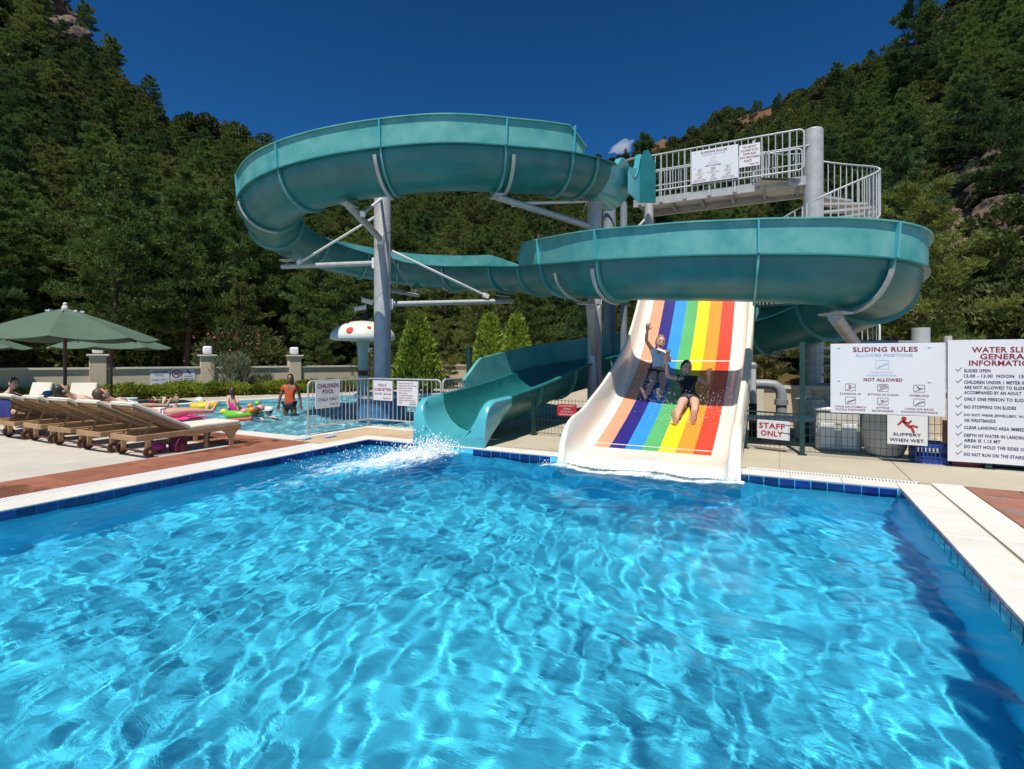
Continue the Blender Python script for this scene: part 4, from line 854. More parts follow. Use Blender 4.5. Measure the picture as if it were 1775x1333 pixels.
# ================================================================ lettering, signs, fences
FC = {}
def text_mesh(s, bold):
    k = (s, bold)
    if k in FC: return FC[k]
    cu = bpy.data.curves.new('lettering', 'FONT'); cu.body = s; cu.size = 1; cu.align_x = 'CENTER'; cu.resolution_u = 2; cu.offset = .026 if bold else .012; cu.space_character = 1.06
    o = bpy.data.objects.new('lettering', cu); m = bpy.data.meshes.new_from_object(o); bpy.data.objects.remove(o); bpy.data.curves.remove(cu)
    n = len(m.vertices); a = np.empty(n*3, np.float32); m.vertices.foreach_get('co', a); a = a.reshape(-1, 3); mn, mx = a.min(0), a.max(0)
    F = [tuple(p.vertices) for p in m.polygons]; bpy.data.meshes.remove(m); FC[k] = (a, mn, mx, F); return FC[k]
class Board:
    """a flat sign: (u, v) from its upper left corner, 0..1"""
    def __init__(s, label, c, ex, w, h, m=T_SIGN, name='sign', group=None, ez=Vector((0, 0, 1)), bow=0.0, cat='sign', holes=True):
        s.c = Vector(c); s.ex = Vector(ex).normalized(); s.ez = Vector(ez); s.n = s.ex.cross(s.ez).normalized(); s.ez = s.n.cross(s.ex); s.w, s.h = w, h
        s.t = thing(name, label, cat, s.c, 0, group); Mx = s.M(0)
        if bow:
            rows = []
            for k in range(13):
                x = -w/2+w*k/12; y = bow*(math.cos(2*math.pi*k/12)-1)*.5
                rows.append([Mx @ Vector((x, -h/2, y+.0)), Mx @ Vector((x, h/2, y)), Mx @ Vector((x, h/2, y-.01)), Mx @ Vector((x, -h/2, y-.01))])
            mb = MB(); mb.grid(rows, 0, True); mb.build('board', m, s.t)
        else: MB().box(-w/2, w/2, -h/2, h/2, -.010, 0, 0, Mx, .003).build('board', m, s.t)
        s.bow = bow
    def M(s, off):
        q = Matrix.Identity(4)
        for i in range(3): q[i][0] = s.ex[i]; q[i][1] = s.ez[i]; q[i][2] = s.n[i]; q[i][3] = s.c[i]+s.n[i]*off
        return q
    def P(s, u, v, off=.002): 
        b_ = s.bow*(math.cos(2*math.pi*u)-1)*.5 if s.bow else 0
        return s.c+s.ex*((u-.5)*s.w)+s.ez*((.5-v)*s.h)+s.n*(off+b_)
    def text(s, st, u, v, wf, hf, m, bold=False, slant=0.0):
        """centre u, v; width and capital height as fractions of the board"""
        a, mn, mx, F = text_mesh(st, bold); cw, chh = mx[0]-mn[0], mx[1]-mn[1]; x = ((a[:, 0]-mn[0])/cw-.5)*wf; y = ((a[:, 1]-mn[1])/chh-.5)*hf
        mb = MB(); mb.add([s.P(u+x[i], v-y[i]+slant*x[i]) for i in range(len(a))], F); mb.build('lettering', m, s.t)
    def line(s, pts, wd, m, name='pictogram', closed=False):
        P = [Vector((p[0]*s.w, -p[1]*s.h)) for p in pts]; 
        if closed: P.append(P[0])
        mb = MB()
        for i in range(len(P)-1):
            d = (P[i+1]-P[i]).normalized(); n = Vector((-d.y, d.x))*wd/2; e = d*wd*.3
            q = [P[i]-e-n, P[i+1]+e-n, P[i+1]+e+n, P[i]-e+n]; mb.add([s.P(z.x/s.w, -z.y/s.h, .002+.0004*i) for z in q], [(0, 1, 2, 3)])
        mb.build(name, m, s.t)
    def disc(s, u, v, r, m):
        mb = MB(); mb.add([s.P(u+r*math.cos(k*.524)/s.w, v+r*math.sin(k*.524)/s.h, .0035) for k in range(12)], [tuple(range(12))[::-1]]); mb.build('pictogram', m, s.t)
def picto(b_, u, v, w, kind, m, dark=T_BLACK):
    h = w*b_.w/b_.h*.78; x0, y0 = u-w/2, v-h/2; q = lambda pts: [(x0+w*a, y0+h*c) for a, c in pts]
    b_.line(q([(.06, 0), (.94, 0), (1, .06), (1, .94), (.94, 1), (.06, 1), (0, .94), (0, .06)]), b_.w*.0035, dark, closed=True)
    th = b_.w*.0035; b_.line(q([(.12, .92), (.95, .42)]), th, dark)
    F = {'back': [[(.2, .72), (.5, .62), (.62, .45), (.9, .3)]], 'stand': [[(.35, .15), (.5, .3), (.42, .5), (.58, .68)], [(.5, .3), (.62, .42)], [(.3, .42), (.42, .5), (.4, .8)]],
         'chain': [[(.12, .2), (.3, .3), (.42, .5)], [(.36, .15), (.54, .25), (.66, .45)], [(.6, .12), (.78, .2), (.9, .4)], [(.2, .8), (.3, .6)], [(.45, .75), (.5, .55)]], 'kneel': [[(.28, .2), (.42, .32), (.58, .5), (.42, .62)], [(.28, .45), (.42, .32)], [(.58, .5), (.8, .5)]],
         'stomach': [[(.2, .72), (.45, .6), (.7, .5), (.9, .32)]], 'backw': [[(.3, .3), (.42, .55), (.6, .6), (.8, .45)], [(.42, .42), (.62, .3)]], 'backf': [[(.25, .75), (.6, .45), (.75, .35), (.9, .42)]]}[kind]
    for l in F: b_.line(q(l), th*1.7, m)
XH = Vector((1, 0, 0))
def rules_board(label, c, ex, w, h, ez=Vector((0, 0, 1))):
    b_ = Board(label, c, ex, w, h, ez=ez)
    b_.text('SLIDING RULES', .49, .085, .565, .07, T_RED, True); b_.text('ALLOWED POSITIONS', .48, .168, .50, .045, T_SKYB, True)
    picto(b_, .47, .30, .115, 'back', T_SKYB, T_SKYB); b_.text('LYING ON BACK', .465, .407, .20, .026, T_SKYB); b_.text('FACING FORWARDS', .465, .45, .255, .026, T_SKYB)
    b_.text('NOT ALLOWED', .475, .513, .34, .048, T_RED, True)
    for u, k, tx, tw_ in ((.185, 'stand', 'STANDING UP', .195), (.475, 'chain', 'SITTING IN CHAIN', .265), (.785, 'kneel', 'KNEELING', .155)): picto(b_, u, .625, .092, k, T_RED); b_.text(tx, u, .722, tw_, .028, T_RED)
    for u, k, tx, a, tx2, c2 in ((.185, 'stomach', 'LYING ON STOMACH', .285, 'FACING FORWARDS', .27), (.475, 'backw', 'SITTING', .112, 'BACKWARDS', .185), (.785, 'backf', 'LYING ON BACK', .24, 'FACING FORWARDS', .30)): picto(b_, u, .815, .092, k, T_RED); b_.text(tx, u, .908, a, .028, T_RED); b_.text(tx2, u, .950, c2, .028, T_RED)
    for u in (.08, .87):
        for v in (.055, .53): MB().bar(b_.P(u-.014, v, .004), b_.P(u+.014, v, .004), .006, .008).build('cable_tie', T_WHITEM, b_.t)
    return b_
FY = 7.98
rules_board('large sliding rules board with pictograms hanging on the fence', (1.16, FY-.05, 1.045), XH, 1.18, .89)
b_ = Board('large water slide general information board at the right end of the fence', (2.275, FY-.07, .80), XH, 1.02, 1.44, bow=.03)
b_.text('WATER SLIDE', .50, .082, .56, .046, T_RED, True); b_.text('GENERAL', .51, .137, .43, .046, T_RED, True); b_.text('INFORMATION', .49, .190, .59, .046, T_RED, True)
for v, ls in ((.252, ['SLIDES OPEN', '12.00 - 13.00  NOON  15.00 - 16.00']), (.346, ['CHILDREN UNDER 1 METER IN HEIGHT', 'ARE NOT ALLOWED TO SLIDE UNLESS', 'ACCOMPANIED BY AN ADULT']), (.484, ['ONLY ONE PERSON TO SLIDE AT A TIME']), (.548, ['NO STOPPING ON SLIDES']), (.616, ['DO NOT WEAR JEWELLERY, WATCHES', 'OR WRISTBANDS']), (.716, ['CLEAR LANDING AREA IMMEDIATELY']), (.780, ['DEPTH OF WATER IN LANDING', 'AREA IS 1.15 MT']), (.872, ['DO NOT HOLD THE SIDES OF THE SLIDE']), (.936, ['DO NOT RUN ON THE STAIRS'])):
    b_.line([(.075, v-.012), (.092, v+.004), (.13, v-.026)], .006, T_BLACK)
    for i, l in enumerate(ls): w_ = len(l)*.0218; b_.text(l, .15+w_/2, v+i*.042, w_, .027, T_NAVY, True)
def slip(b_, m, ou=0, ov=0, s=1, wd=.022):
    q = lambda pts: [(ou+s*a, ov+s*c) for a, c in pts]
    b_.disc(ou+.42*s, ov+.10*s, wd*1.25, m); b_.line(q([(.40, .18), (.48, .29), (.55, .36)]), wd*1.5, m); b_.line(q([(.41, .19), (.36, .20), (.28, .31)]), wd, m); b_.line(q([(.45, .22), (.53, .25), (.60, .17)]), wd, m); b_.line(q([(.55, .36), (.64, .33), (.75, .37)]), wd*1.1, m); b_.line(q([(.52, .35), (.62, .42), (.66, .55)]), wd*1.2, m)
b_ = Board('small square slippery when wet sign with a red falling figure', (1.37, FY-.09, .42), XH, .40, .355, mat('cream_sign_board', (.68, .66, .60), .5, var=.02)); slip(b_, T_REDP if False else mat('bright_red_print', (.35, .02, .02), .5)); b_.text('SLIPPERY', .50, .645, .70, .105, T_NAVY, True); b_.text('WHEN WET.', .50, .845, .88, .115, T_NAVY, True)
b_ = Board('staff only sign on the low mesh gate', (-.10, FY+.10, .31), Vector((1, -.28, 0)), .42, .26, ez=Vector((-.03, 0, 1))); RM = mat('crimson_print', (.42, .008, .02), .5); b_.text('STAFF', .46, .29, .80, .30, RM, True); b_.text('ONLY', .46, .70, .68, .30, RM, True)
b_ = Board('red safety notice on the mesh fence left of the rainbow slide', (-3.10, FY-.03, .46), XH, .34, .20, mat('red_notice', (.45, .02, .025), .5))
for i, (t_, w_) in enumerate((('FOR YOUR SAFETY', .80), ('PLEASE', .34), ('DO NOT WALK', .62), ('ON THE POOL EDGE', .78))): b_.text(t_, .5, .16+i*.23, w_, .11, T_SIGN)
# signs on the walkway railing
rules_board('sliding rules board hanging on the high walkway railing', (-1.25, WY0-.075, 5.385), XH, .925, .69)
b_ = Board('white notice about inflatable floats beside the rules board on the walkway railing', (-.575, WY0-.075, 5.46), XH, .39, .46)
for i, (t_, w_, u) in enumerate((('YOU ARE NOT', .68, .5), ('ALLOWED TO GO', .82, .5), ('DOWN SLIDE', .60, .5), ('WITH INFLATSABLE', .94, .5), ('FLOATS', .36, .42), ('THANK YOU', .46, .72))): b_.text(t_, u, .12+i*.155, w_, .10 if i < 5 else .07, T_RED, True)
# signs on the boundary wall
def px_on_wall(x):
    a = (x-887.5)/904
    for i in range(len(WP)-1):
        (l0, d0), (l1, d1) = WP[i], WP[i+1]; f0, f1 = l0-a*d0, l1-a*d1
        if f0*f1 <= 0: return i, f0/(f0-f1)
for (x0, x1, z0, z1, nm) in ((260, 293, .40, .92, 0), (296, 314, .52, .93, 1), (316, 337, .53, .94, 2)):
    i, u0 = px_on_wall(x0); _, u1 = px_on_wall(x1); a, c = wall_pt(i, u0, .115), wall_pt(i, u1, .115); ex = c-a
    b_ = Board(['children pool child only sign on the beige wall', 'no diving sign with a crossed circle on the beige wall', 'slippery when wet sign on the beige wall'][nm], (a+c)/2+Vector((0, 0, (z0+z1)/2)), ex, ex.length, z1-z0)
    if nm == 0: b_.text('CHILDREN', .5, .14, .88, .17, T_RED, True); b_.text('POOL', .48, .37, .48, .16, T_RED); b_.text('CHILD ONLY', .48, .68, .84, .13, T_NAVY); b_.text('THANK YOU', .72, .90, .36, .06, T_RED)
    if nm == 1:
        b_.line([(.5+.40*math.cos(k*.2618), .40+.40*b_.w/b_.h*math.sin(k*.2618)) for k in range(24)], .035, T_RED, 'pictogram', True); b_.line([(.22, .22), (.78, .60)], .03, T_RED); b_.line([(.28, .5), (.5, .36), (.75, .42)], .035, T_BLACK); b_.text('NO DIVING', .5, .90, .84, .09, T_NAVY)
    if nm == 2: slip(b_, T_BLACK, .0, .02, .95, .02); b_.text('SLIPPERY', .5, .66, .76, .12, T_NAVY); b_.text('WHEN WET', .5, .87, .88, .12, T_NAVY)
# ---- barrier railing round the children pool
def barrier(label, p, q, h, nbar, curved0=True, curved1=True):
    p, q = Vector(p), Vector(q); d = (q-p); ln = d.length; t = d.normalized(); o = thing('barrier_railing', label, 'railing', (p+q)/2); up = Vector((0, 0, 1)); rr = .08
    pts = [p+up*.02]
    pts += [p+t*rr*(1-math.cos(a))+up*(h-rr+rr*math.sin(a)) for a in np.linspace(0, math.pi/2, 6)] if curved0 else [p+up*h]
    pts += [q-t*rr*(1-math.cos(a))+up*(h-rr+rr*math.sin(a)) for a in np.linspace(math.pi/2, 0, 6)] if curved1 else [q+up*h]
    pts += [q+up*.02]; MB().tube(pts, .017, 10).build('frame', T_GALV, o, True, 60)
    MB().tube([p+up*.15, q+up*.15], .015, 8).build('bottom_rail', T_GALV, o, True, 50)
    for i in range(1, nbar): c = p+d*i/nbar; MB().tube([c+up*.15, c+up*(h-.005)], .008, 6).build('bar', T_GALV, o, True, 50)
    for e in (p, q): MB().lathe([(.05, .0), (.05, .02)], e+up*.018, 12).build('foot_plate', T_GALV, o)
    return o
Q0, Q1, Q2 = Vector((-6.98, 6.14, .0)), Vector((-6.98, 7.58, .0)), Vector((-5.32, 7.58, .0))
barrier('galvanised barrier railing along the near side of the children pool', Q0, Q1-Vector((0, .03, 0)), .92, 15, True, False); barrier('galvanised barrier railing between the children pool and the teal slide mouth', Q1, Q2, .92, 17, False, True)
barrier('short galvanised railing section just behind the teal slide mouth', (-5.36, 7.70, 0), (-5.42, 8.45, 0), .92, 7)
b_ = Board('children pool child only sign tied to the near barrier railing', (-6.955, 6.55, .68), Vector((0, 1, 0)), .55, .46); b_.text('CHILDREN', .5, .17, .86, .16, T_RED, True); b_.text('POOL', .5, .38, .46, .16, T_RED, True); b_.text('CHILD ONLY', .5, .67, .82, .12, T_NAVY); b_.text('THANK YOU', .75, .87, .36, .06, T_NAVY)
b_ = Board('pool is closed between sign on the barrier railing corner', (-6.62, 7.555, .70), XH, .46, .37); b_.text('POOL IS', .48, .22, .42, .14, T_RED, True); b_.text('CLOSED BETWEEN', .5, .44, .90, .15, T_RED, True); b_.text('08.00 PM - 08.00 AM', .5, .66, .86, .10, T_RED); b_.text('THANK YOU', .72, .88, .40, .08, T_NAVY)
b_ = Board('white notice of small red print on drinks at the pool, beside the teal slide', (-6.04, 7.555, .66), XH, .47, .45)
for i, (t_, w_) in enumerate((('PLEASE PURCHASE YOUR', .72), ('DRINKS FROM THE HOTEL BAR', .88), ('PLEASE DO NOT BRING', .66), ('YOUR OWN DRINKS TO', .66), ('THE POOL AREA', .44), ('ALL DRINKS ARE SERVED', .70), ('IN PLASTIC GLASSES IN', .66), ('THE POOL AREA FOR YOUR', .78), ('SAFETY', .2))): b_.text(t_, .07+w_/2, .09+i*.098, w_, .052, T_RED)
b_.text('THANK YOU', .76, .86, .28, .045, T_NAVY); b_.text('MANAGEMENT', .76, .93, .34, .045, T_NAVY)
# ---- dark green mesh fence
def post(o, x, y, h, w=.06, name='post'):
    MB().box(x-w/2, x+w/2, y-w/2, y+w/2, .0, h).build(name, T_FGREEN, o); MB().box(x-w*.9, x+w*.9, y-w*.9, y+w*.9, .012, .02).build('foot_plate', T_FGREEN, o)
    for z in np.arange(.25, h-.05, .32): MB().box(x-w/2-.006, x+w/2+.006, y-w/2-.006, y+w/2+.006, z, z+.03).build('clamp', T_FGREEN, o)
def wire(o, x0, x1, y0, y1, z0, z1, pv=.06, ph=.11):
    mb = MB(); n = int(round(abs(x1-x0)/pv)); P = lambda u, z, o_=0: Vector((x0+(x1-x0)*u, y0+(y1-y0)*u+o_, z))
    for i in range(n+1): mb.bar(P(i/n, z0), P(i/n, z1), .005, .005)
    for k in range(int((z1-z0)/ph)+1): mb.bar(P(0, z0+k*ph, -.005), P(1, z0+k*ph, -.005), .006, .006)
    w = mb.build('wire_mesh', T_FGREEN, o); w['kind'] = 'stuff'
f1 = thing('mesh_fence', 'tall dark green wire mesh fence carrying the large sign boards', 'fence', (.25, FY, 0)); post(f1, .25, FY, 1.52)
for x in (2.15, 3.9): post(f1, x, FY, 1.52)
wire(f1, .28, 3.87, FY, FY, .06, 1.50)
f2 = thing('mesh_gate', 'low dark green mesh gate between the rainbow slide and the tall fence post', 'gate', (-.1, FY+.15, 0)); post(f2, -.47, 8.21, .56, .07); wire(f2, -.43, .21, 8.20, FY+.01, .06, .55); MB().bar((-.43, 8.20, .55), (.21, FY+.01, .55), .02, .02).build('top_bar', T_FGREEN, f2)
f3 = thing('mesh_fence', 'low dark green mesh fence between the teal slide and the rainbow slide', 'fence', (-3.2, FY, 0)); post(f3, -3.71, FY, .66); wire(f3, -3.68, -2.72, FY, FY, .06, .64)
f4 = thing('fence_post', 'single tall dark green fence post behind the upper lip of the teal slide', 'post', (-6.6, 10.2, 0)); 
f4p = W(-1.15, 14.0); f4.location = f4p; MB().box(f4p.x-.055, f4p.x+.055, f4p.y-.055, f4p.y+.055, 0, 1.58).build('post_shaft', T_FGREEN, f4); MB().box(f4p.x-.065, f4p.x+.065, f4p.y-.065, f4p.y+.065, 1.581, 1.60).build('post_cap', T_FGREEN, f4)
# ================================================================ loungers, parasols, toys
def make_lounger(label):
    t = thing('sun_lounger', label, 'sun lounger', (0, 0, 0), 0, 'teak sun loungers beside the pool'); B_ = lambda n, mb, m=T_TEAK, s=False: mb.build(n, m, t, s, 40, world=False)
    w, y0, yh, y1, z = .29, -.72, -.02, .74, .30
    for x in (-w, w): B_('side_rail', MB().box(x-.016, x+.016, y0, y1, z-.075, z, 0, None, .005))
    B_('head_board', MB().box(-w+.018, w-.018, y0, y0+.03, z-.075, z-.005, 0, None, .005)); B_('foot_board', MB().box(-w+.018, w-.018, y1-.03, y1, z-.075, z-.005, 0, None, .005))
    for x in (-w, w):      # shaped foot legs and plain inner legs
        pr = [(y1-.30, z-.076), (y1-.03, z-.076), (y1-.09, z-.13), (y1-.12, z-.20), (y1-.125, 0), (y1-.185, 0), (y1-.19, z-.20), (y1-.22, z-.13)]
        n = len(pr); v = [(x-.016, a, b_) for a, b_ in pr]+[(x+.016, a, b_) for a, b_ in pr]
        B_('leg', MB().add(v, [tuple(range(n)), tuple(range(n, 2*n))[::-1]]+[(i, i+n, (i+1) % n+n, (i+1) % n) for i in range(n)]))
        B_('leg', MB().box(x-.02, x+.02, y0+.12, y0+.18, .05, z-.076, 0, None, .004)); B_('leg', MB().box(x*.86-.018, x*.86+.018, .20, .25, 0, z-.077, 0, None, .004))
    B_('axle', MB().tube([(-w-.05, y0+.15, .072), (w+.05, y0+.15, .072)], .014, 8), T_TEAKD)
    for x in (-w-.035, w+.035):
        wh = B_('wheel', MB().lathe([(.072, -.018), (.076, -.012), (.076, .012), (.072, .018)], (0, 0, 0), 20, 0, Matrix.Translation((x, y0+.15, .076)) @ Matrix.Rotation(R(90), 4, 'Y')), T_TEAKD, True)
        for sd_ in (-1, 1):
            link('hub', MB().lathe([(.02, 0), (.018, .008)], (0, 0, 0), 10, 0, Matrix.Translation((x+sd_*.018, y0+.15, .076)) @ Matrix.Rotation(R(90*sd_), 4, 'Y')).mesh('hub', T_TEAK), wh)
            for k in range(5):
                a = k*1.2566; link('spoke_hole', MB().lathe([(.011, 0), (.011, .0015)], (0, 0, 0), 8, 0, Matrix.Translation((x+sd_*.0182, y0+.15+.045*math.cos(a), .076+.045*math.sin(a))) @ Matrix.Rotation(R(90*sd_), 4, 'Y')).mesh('spoke_hole', T_DARK), wh)
    for i in range(9): y = yh+.05+i*.082; B_('slat', MB().box(-w+.02, w-.02, y-.03, y+.03, z-.02, z-.004, 0, None, .003))
    a = R(152); ca_, sa_ = math.cos(a), math.sin(a); H = lambda d, h=0: (yh+d*ca_-h*sa_*-1*0-h*sa_*(-1)*0, z+d*sa_+0)   # along the raised back
    def bk(d0, d1, x0, x1, h0, h1): 
        v = []; 
        for x in (x0, x1):
            for d, h in ((d0, h0), (d1, h0), (d1, h1), (d0, h1)): v.append((x, yh+d*ca_+h*sa_, z+d*sa_-h*ca_))
        return MB().add(v, [(3, 2, 1, 0), (4, 5, 6, 7), (0, 1, 5, 4), (1, 2, 6, 5), (2, 3, 7, 6), (3, 0, 4, 7)])
    bl = .80
    for x in (-w+.04, w-.04): B_('back_rail', bk(0, bl, x-.014, x+.014, -.04, .0))
    for i in range(8): d = .06+i*.098; B_('slat', bk(d-.034, d+.034, -w+.056, w-.056, -.014, .0))
    for x in (-w+.07, w-.07):
        p = Vector((x, yh+.50*ca_, z+.50*sa_-.03)); q = Vector((x, y0+.14, z-.04)); B_('strut', MB().bar(p, q, .016, .026))
    def pad(rows): 
        mb = MB(); mb.grid(rows, 0, True); mb.add(rows[0], [tuple(range(len(rows[0])))[::-1]]); mb.add(rows[-1], [tuple(range(len(rows[-1])))]); return mb
    def sec(y, zz, ny, nz, q=1.0):     # rounded rectangular section around (y, zz), normal (ny, nz)
        th = .05*q; hw = .285; out = []
        for cx_, ch_, a0 in ((hw-.02, th-.018, 0), (-hw+.02, th-.018, 90), (-hw+.02, .018, 180), (hw-.02, .018, 270)):
            for k in range(3): aa = R(a0+45*k); x = cx_+.02*math.cos(aa); h = ch_+.018*math.sin(aa); out.append((x, y+ny*h, zz+nz*h))
        return out
    B_('seat_cushion', pad([sec(yh+d, z+.001, 0, 1, .55 if d in (.005, .755) else 1) for d in (.005, .02, .2, .38, .56, .735, .755)]), T_CUSH, True)
    B_('back_cushion', pad([sec(yh+d*ca_, z+d*sa_+.004, sa_, -ca_, .55 if d in (.0, .83) else 1) for d in (.0, .02, .2, .4, .6, .81, .83)]), T_CUSH, True)
    return t
LBL = ['wooden sun lounger with an empty cream cushion, closest to the landing pool corner', 'wooden sun lounger with the pink towel and the sunbather in white bikini bottoms', 'wooden sun lounger third from the pool, with only feet showing beyond its raised back', 'wooden sun lounger fourth from the pool, its raised back overlapping the next one', 'wooden sun lounger with a dark blue towel hanging over its raised back', 'wooden sun lounger at the left picture edge beside the seated woman']
LX = [-7.60, -8.44, -9.28, -10.12, -10.96, -11.80]
l0 = make_lounger(LBL[0]); l0.location = (LX[0], 4.42, .012)
for i in range(1, 6): copy_tree(l0, None, (LX[i], 4.42+rnd.uniform(-.04, .04), .012), R(rnd.uniform(-2, 2)), LBL[i])
def drape(label, cat, pts, w, m, th=.012, name='towel'):
    """cloth strip following pts, w wide along world X"""
    r_ = np.random.default_rng(5); rows = []
    for i, (x, y, z) in enumerate(pts): rows.append([(x-w/2+w*k/6+.01*math.sin(i*2+k), y+.01*math.sin(k*1.7+i), z+.012*math.sin(k*2.1+i*1.3)) for k in range(7)])
    lo = [[(a, b_, c-th) for a, b_, c in rw][::-1] for rw in rows]; mb = MB(); mb.grid([a+b_ for a, b_ in zip(rows, lo)], 0, True)
    return tag(mb.build(name, m, None, True, 60), label, cat, None, 'thing')
drape('crumpled pink towel under the legs of the sunbather', 'towel', [(LX[1], 4.40+.1*i, .375+.008*(i % 2)) for i in range(9)], .62, T_PINK)
drape('dark blue towel hanging over the back of a lounger at the left', 'towel', [(LX[4]+.02, 3.70, .66), (LX[4]+.02, 3.655, .60), (LX[4]+.02, 3.65, .50), (LX[4]+.02, 3.67, .38)], .46, mat('navy_cloth', (.012, .02, .16), .85))
mb = MB(); mb.ball((LX[0]-.05, 4.15, .08), (.13, .10, .06), 0, 12, 8); tag(mb.build('beach_bag', T_PINK, None, True, 60), 'small pink bundle lying on the paving under the nearest lounger', 'bag', None, 'thing')
mb = MB(); mb.lathe([(.02, 0), (.12, .01), (.14, .10), (.11, .19), (.06, .22), (.01, .225)], (LX[0]+.16, 4.30, .012), 14, 0, None, 1, .7); tag(mb.build('beach_bag', mat('maroon_cloth', (.16, .01, .03), .8), None, True, 60), 'dark red round bag under the nearest lounger', 'bag', None, 'thing')
def parasol(label, L, D, r_, ze, zt, rot):
    p = W(L, D); t = thing('parasol', label, 'parasol', p, 0, 'green parasols over the loungers')
    MB().lathe([(.24, 0), (.24, .05), (.20, .09), (.05, .10)], p, 20).build('base', T_COPING, t, True, 40)
    MB().tube([p+Vector((0, 0, .1)), p+Vector((0, 0, zt-.02))], .028, 10).build('pole', T_TEAKD, t, True, 40)
    MB().lathe([(.05, 0), (.065, .03), (.065, .08), (.04, .11)], p+Vector((0, 0, ze-.02)), 12).build('runner', T_TEAKD, t, True, 40)
    MB().lathe([(.05, -.03), (.05, .02), (.03, .05), (.035, .075), (.015, .10)], p+Vector((0, 0, zt)), 12).build('finial', T_COPING, t, True, 40)
    q = lambda a, f, z: p+Vector((math.cos(a)*r_*f, math.sin(a)*r_*f, z))
    for k in range(8):
        a0, a1 = rot+k*math.pi/4, rot+(k+1)*math.pi/4; rows = []
        for f in (.03, .2, .4, .6, .8, 1.0):
            row = []
            for u in np.linspace(0, 1, 7):
                pa, pb = q(a0, f, 0), q(a1, f, 0); c = pa.lerp(pb, u); z = zt-(zt-ze)*(f**1.12) - .055*f*math.sin(u*math.pi); row.append(Vector((c.x, c.y, z)))
            rows.append(row)
        n_ = len(rows); back = [[v-Vector((0, 0, .006)) for v in rw][::-1] for rw in rows]
        MB().grid([a+b_ for a, b_ in zip(rows, back)], 0, True).build('canopy_panel', T_GREEN, t, True, 50)
        MB().bar(q(a0, .04, zt-.05), q(a0, .98, ze-.03), .022, .03).build('rib', T_TEAKD, t); MB().bar(q(a0, .05, ze+.05), q(a0, .48, zt-(zt-ze)*.48-.04), .018, .022).build('strut', T_TEAKD, t)
        MB().box(-.03, .03, -.008, .008, 0, .03, 0, Matrix.Translation(q(a0, .17, zt-(zt-ze)*.13)) @ Matrix.Rotation(a0, 4, 'Z')).build('canvas_tie', T_WHITEM, t)
parasol('large green parasol standing among the loungers, nearest to the pool', -7.97, 9.3, 1.40, 1.66, 2.20, .25)
parasol('green parasol in front of the wall, half hidden by the nearest parasol', -11.06, 14.4, 1.42, 1.60, 2.12, .1)
parasol('green parasol at the left picture edge of which only a corner shows', -15.0, 14.2, 1.45, 1.60, 2.12, .4)
def deck_chair(label, L, D, rz):
    t = thing('deck_chair', label, 'chair', W(L, D, .012), TH+rz, 'cream chairs by the hedge'); B_ = lambda n, mb, m, s=False: mb.build(n, m, t, s, 40, world=False)
    t.scale = (.85, .85, .85); B_('seat_cushion', MB().box(-.34, .34, -.42, .30, .22, .29, 0, None, .02), T_CUSH); Mx = Matrix.Translation((0, .30, .26)) @ Matrix.Rotation(R(-16), 4, 'X'); B_('back_cushion', MB().box(-.34, .34, -.03, .05, .0, .56, 0, Mx, .02), T_CUSH); B_('back_frame', MB().box(-.33, .33, .052, .08, -.05, .54, 0, Mx), T_GREY)
    for x in (-.32, .32):
        B_('side_rail', MB().box(x-.02, x+.02, -.42, .36, .15, .218), T_TEAK)
        for y in (-.36, .30): B_('leg', MB().box(x-.02, x+.02, y-.02, y+.02, 0, .149), T_TEAK)
deck_chair('cream cushioned chair by the hedge, left of the parasol pole, behind the seated woman', -12.0, 12.9, R(-8)); deck_chair('cream cushioned chair by the hedge just right of the parasol pole', -10.65, 12.7, R(10))
# pool toys
tp = W(-8.55, 14.5); 
def torus(c, Rr, r_, m, tilt=Matrix.Identity(4), n=28):
    rows = []
    for i in range(n):
        a = 2*math.pi*i/n; rows.append([Matrix.Translation(c) @ tilt @ Vector((math.cos(a)*(Rr+r_*math.cos(b_)), math.sin(a)*(Rr+r_*math.cos(b_)), r_*math.sin(b_))) for b_ in np.linspace(0, 2*math.pi, 11)[:-1]])
    rows.append(rows[0]); return MB().grid(rows, 0, True)
tag(torus(Vector((tp.x, tp.y, -.01)), .27, .09, T_YEL).build('swim_ring', T_YEL, None, True, 60), 'yellow inflatable swim ring floating by the hedge side of the children pool', 'swim ring', None, 'thing')
bp_ = W(-8.9, 14.85); bb = thing('beach_ball', 'pale beach ball beside the yellow swim ring', 'ball', Vector((bp_.x, bp_.y, .06))); MB().ball(bb.location, .15, 0, 16, 10).build('ball_skin', T_MCAP, bb, True, 60); MB().lathe([(.05, 0), (.045, .008)], (0, 0, 0), 10, 0, Matrix.Translation(bb.location+W(0, -.146, .03)) @ Matrix.Rotation(TH, 4, 'Z') @ Matrix.Rotation(R(78), 4, 'X')).build('end_patch', T_SKYB, bb)
fp = W(-6.43, 12.5); fl_ = thing('inflatable_float', 'multicoloured inflatable float under the girl in the pink swimsuit', 'pool float', Vector((fp.x, fp.y, -.03)))
MG = mat('lime_vinyl', (.16, .50, .04), .3, coat=.3); MO = mat('orange_vinyl', (.75, .25, .02), .3, coat=.3); MP = mat('pink_vinyl', (.75, .28, .30), .3, coat=.3)
torus(Vector((fp.x, fp.y, -.02)), .33, .11, MG).build('ring', MG, fl_, True, 60)
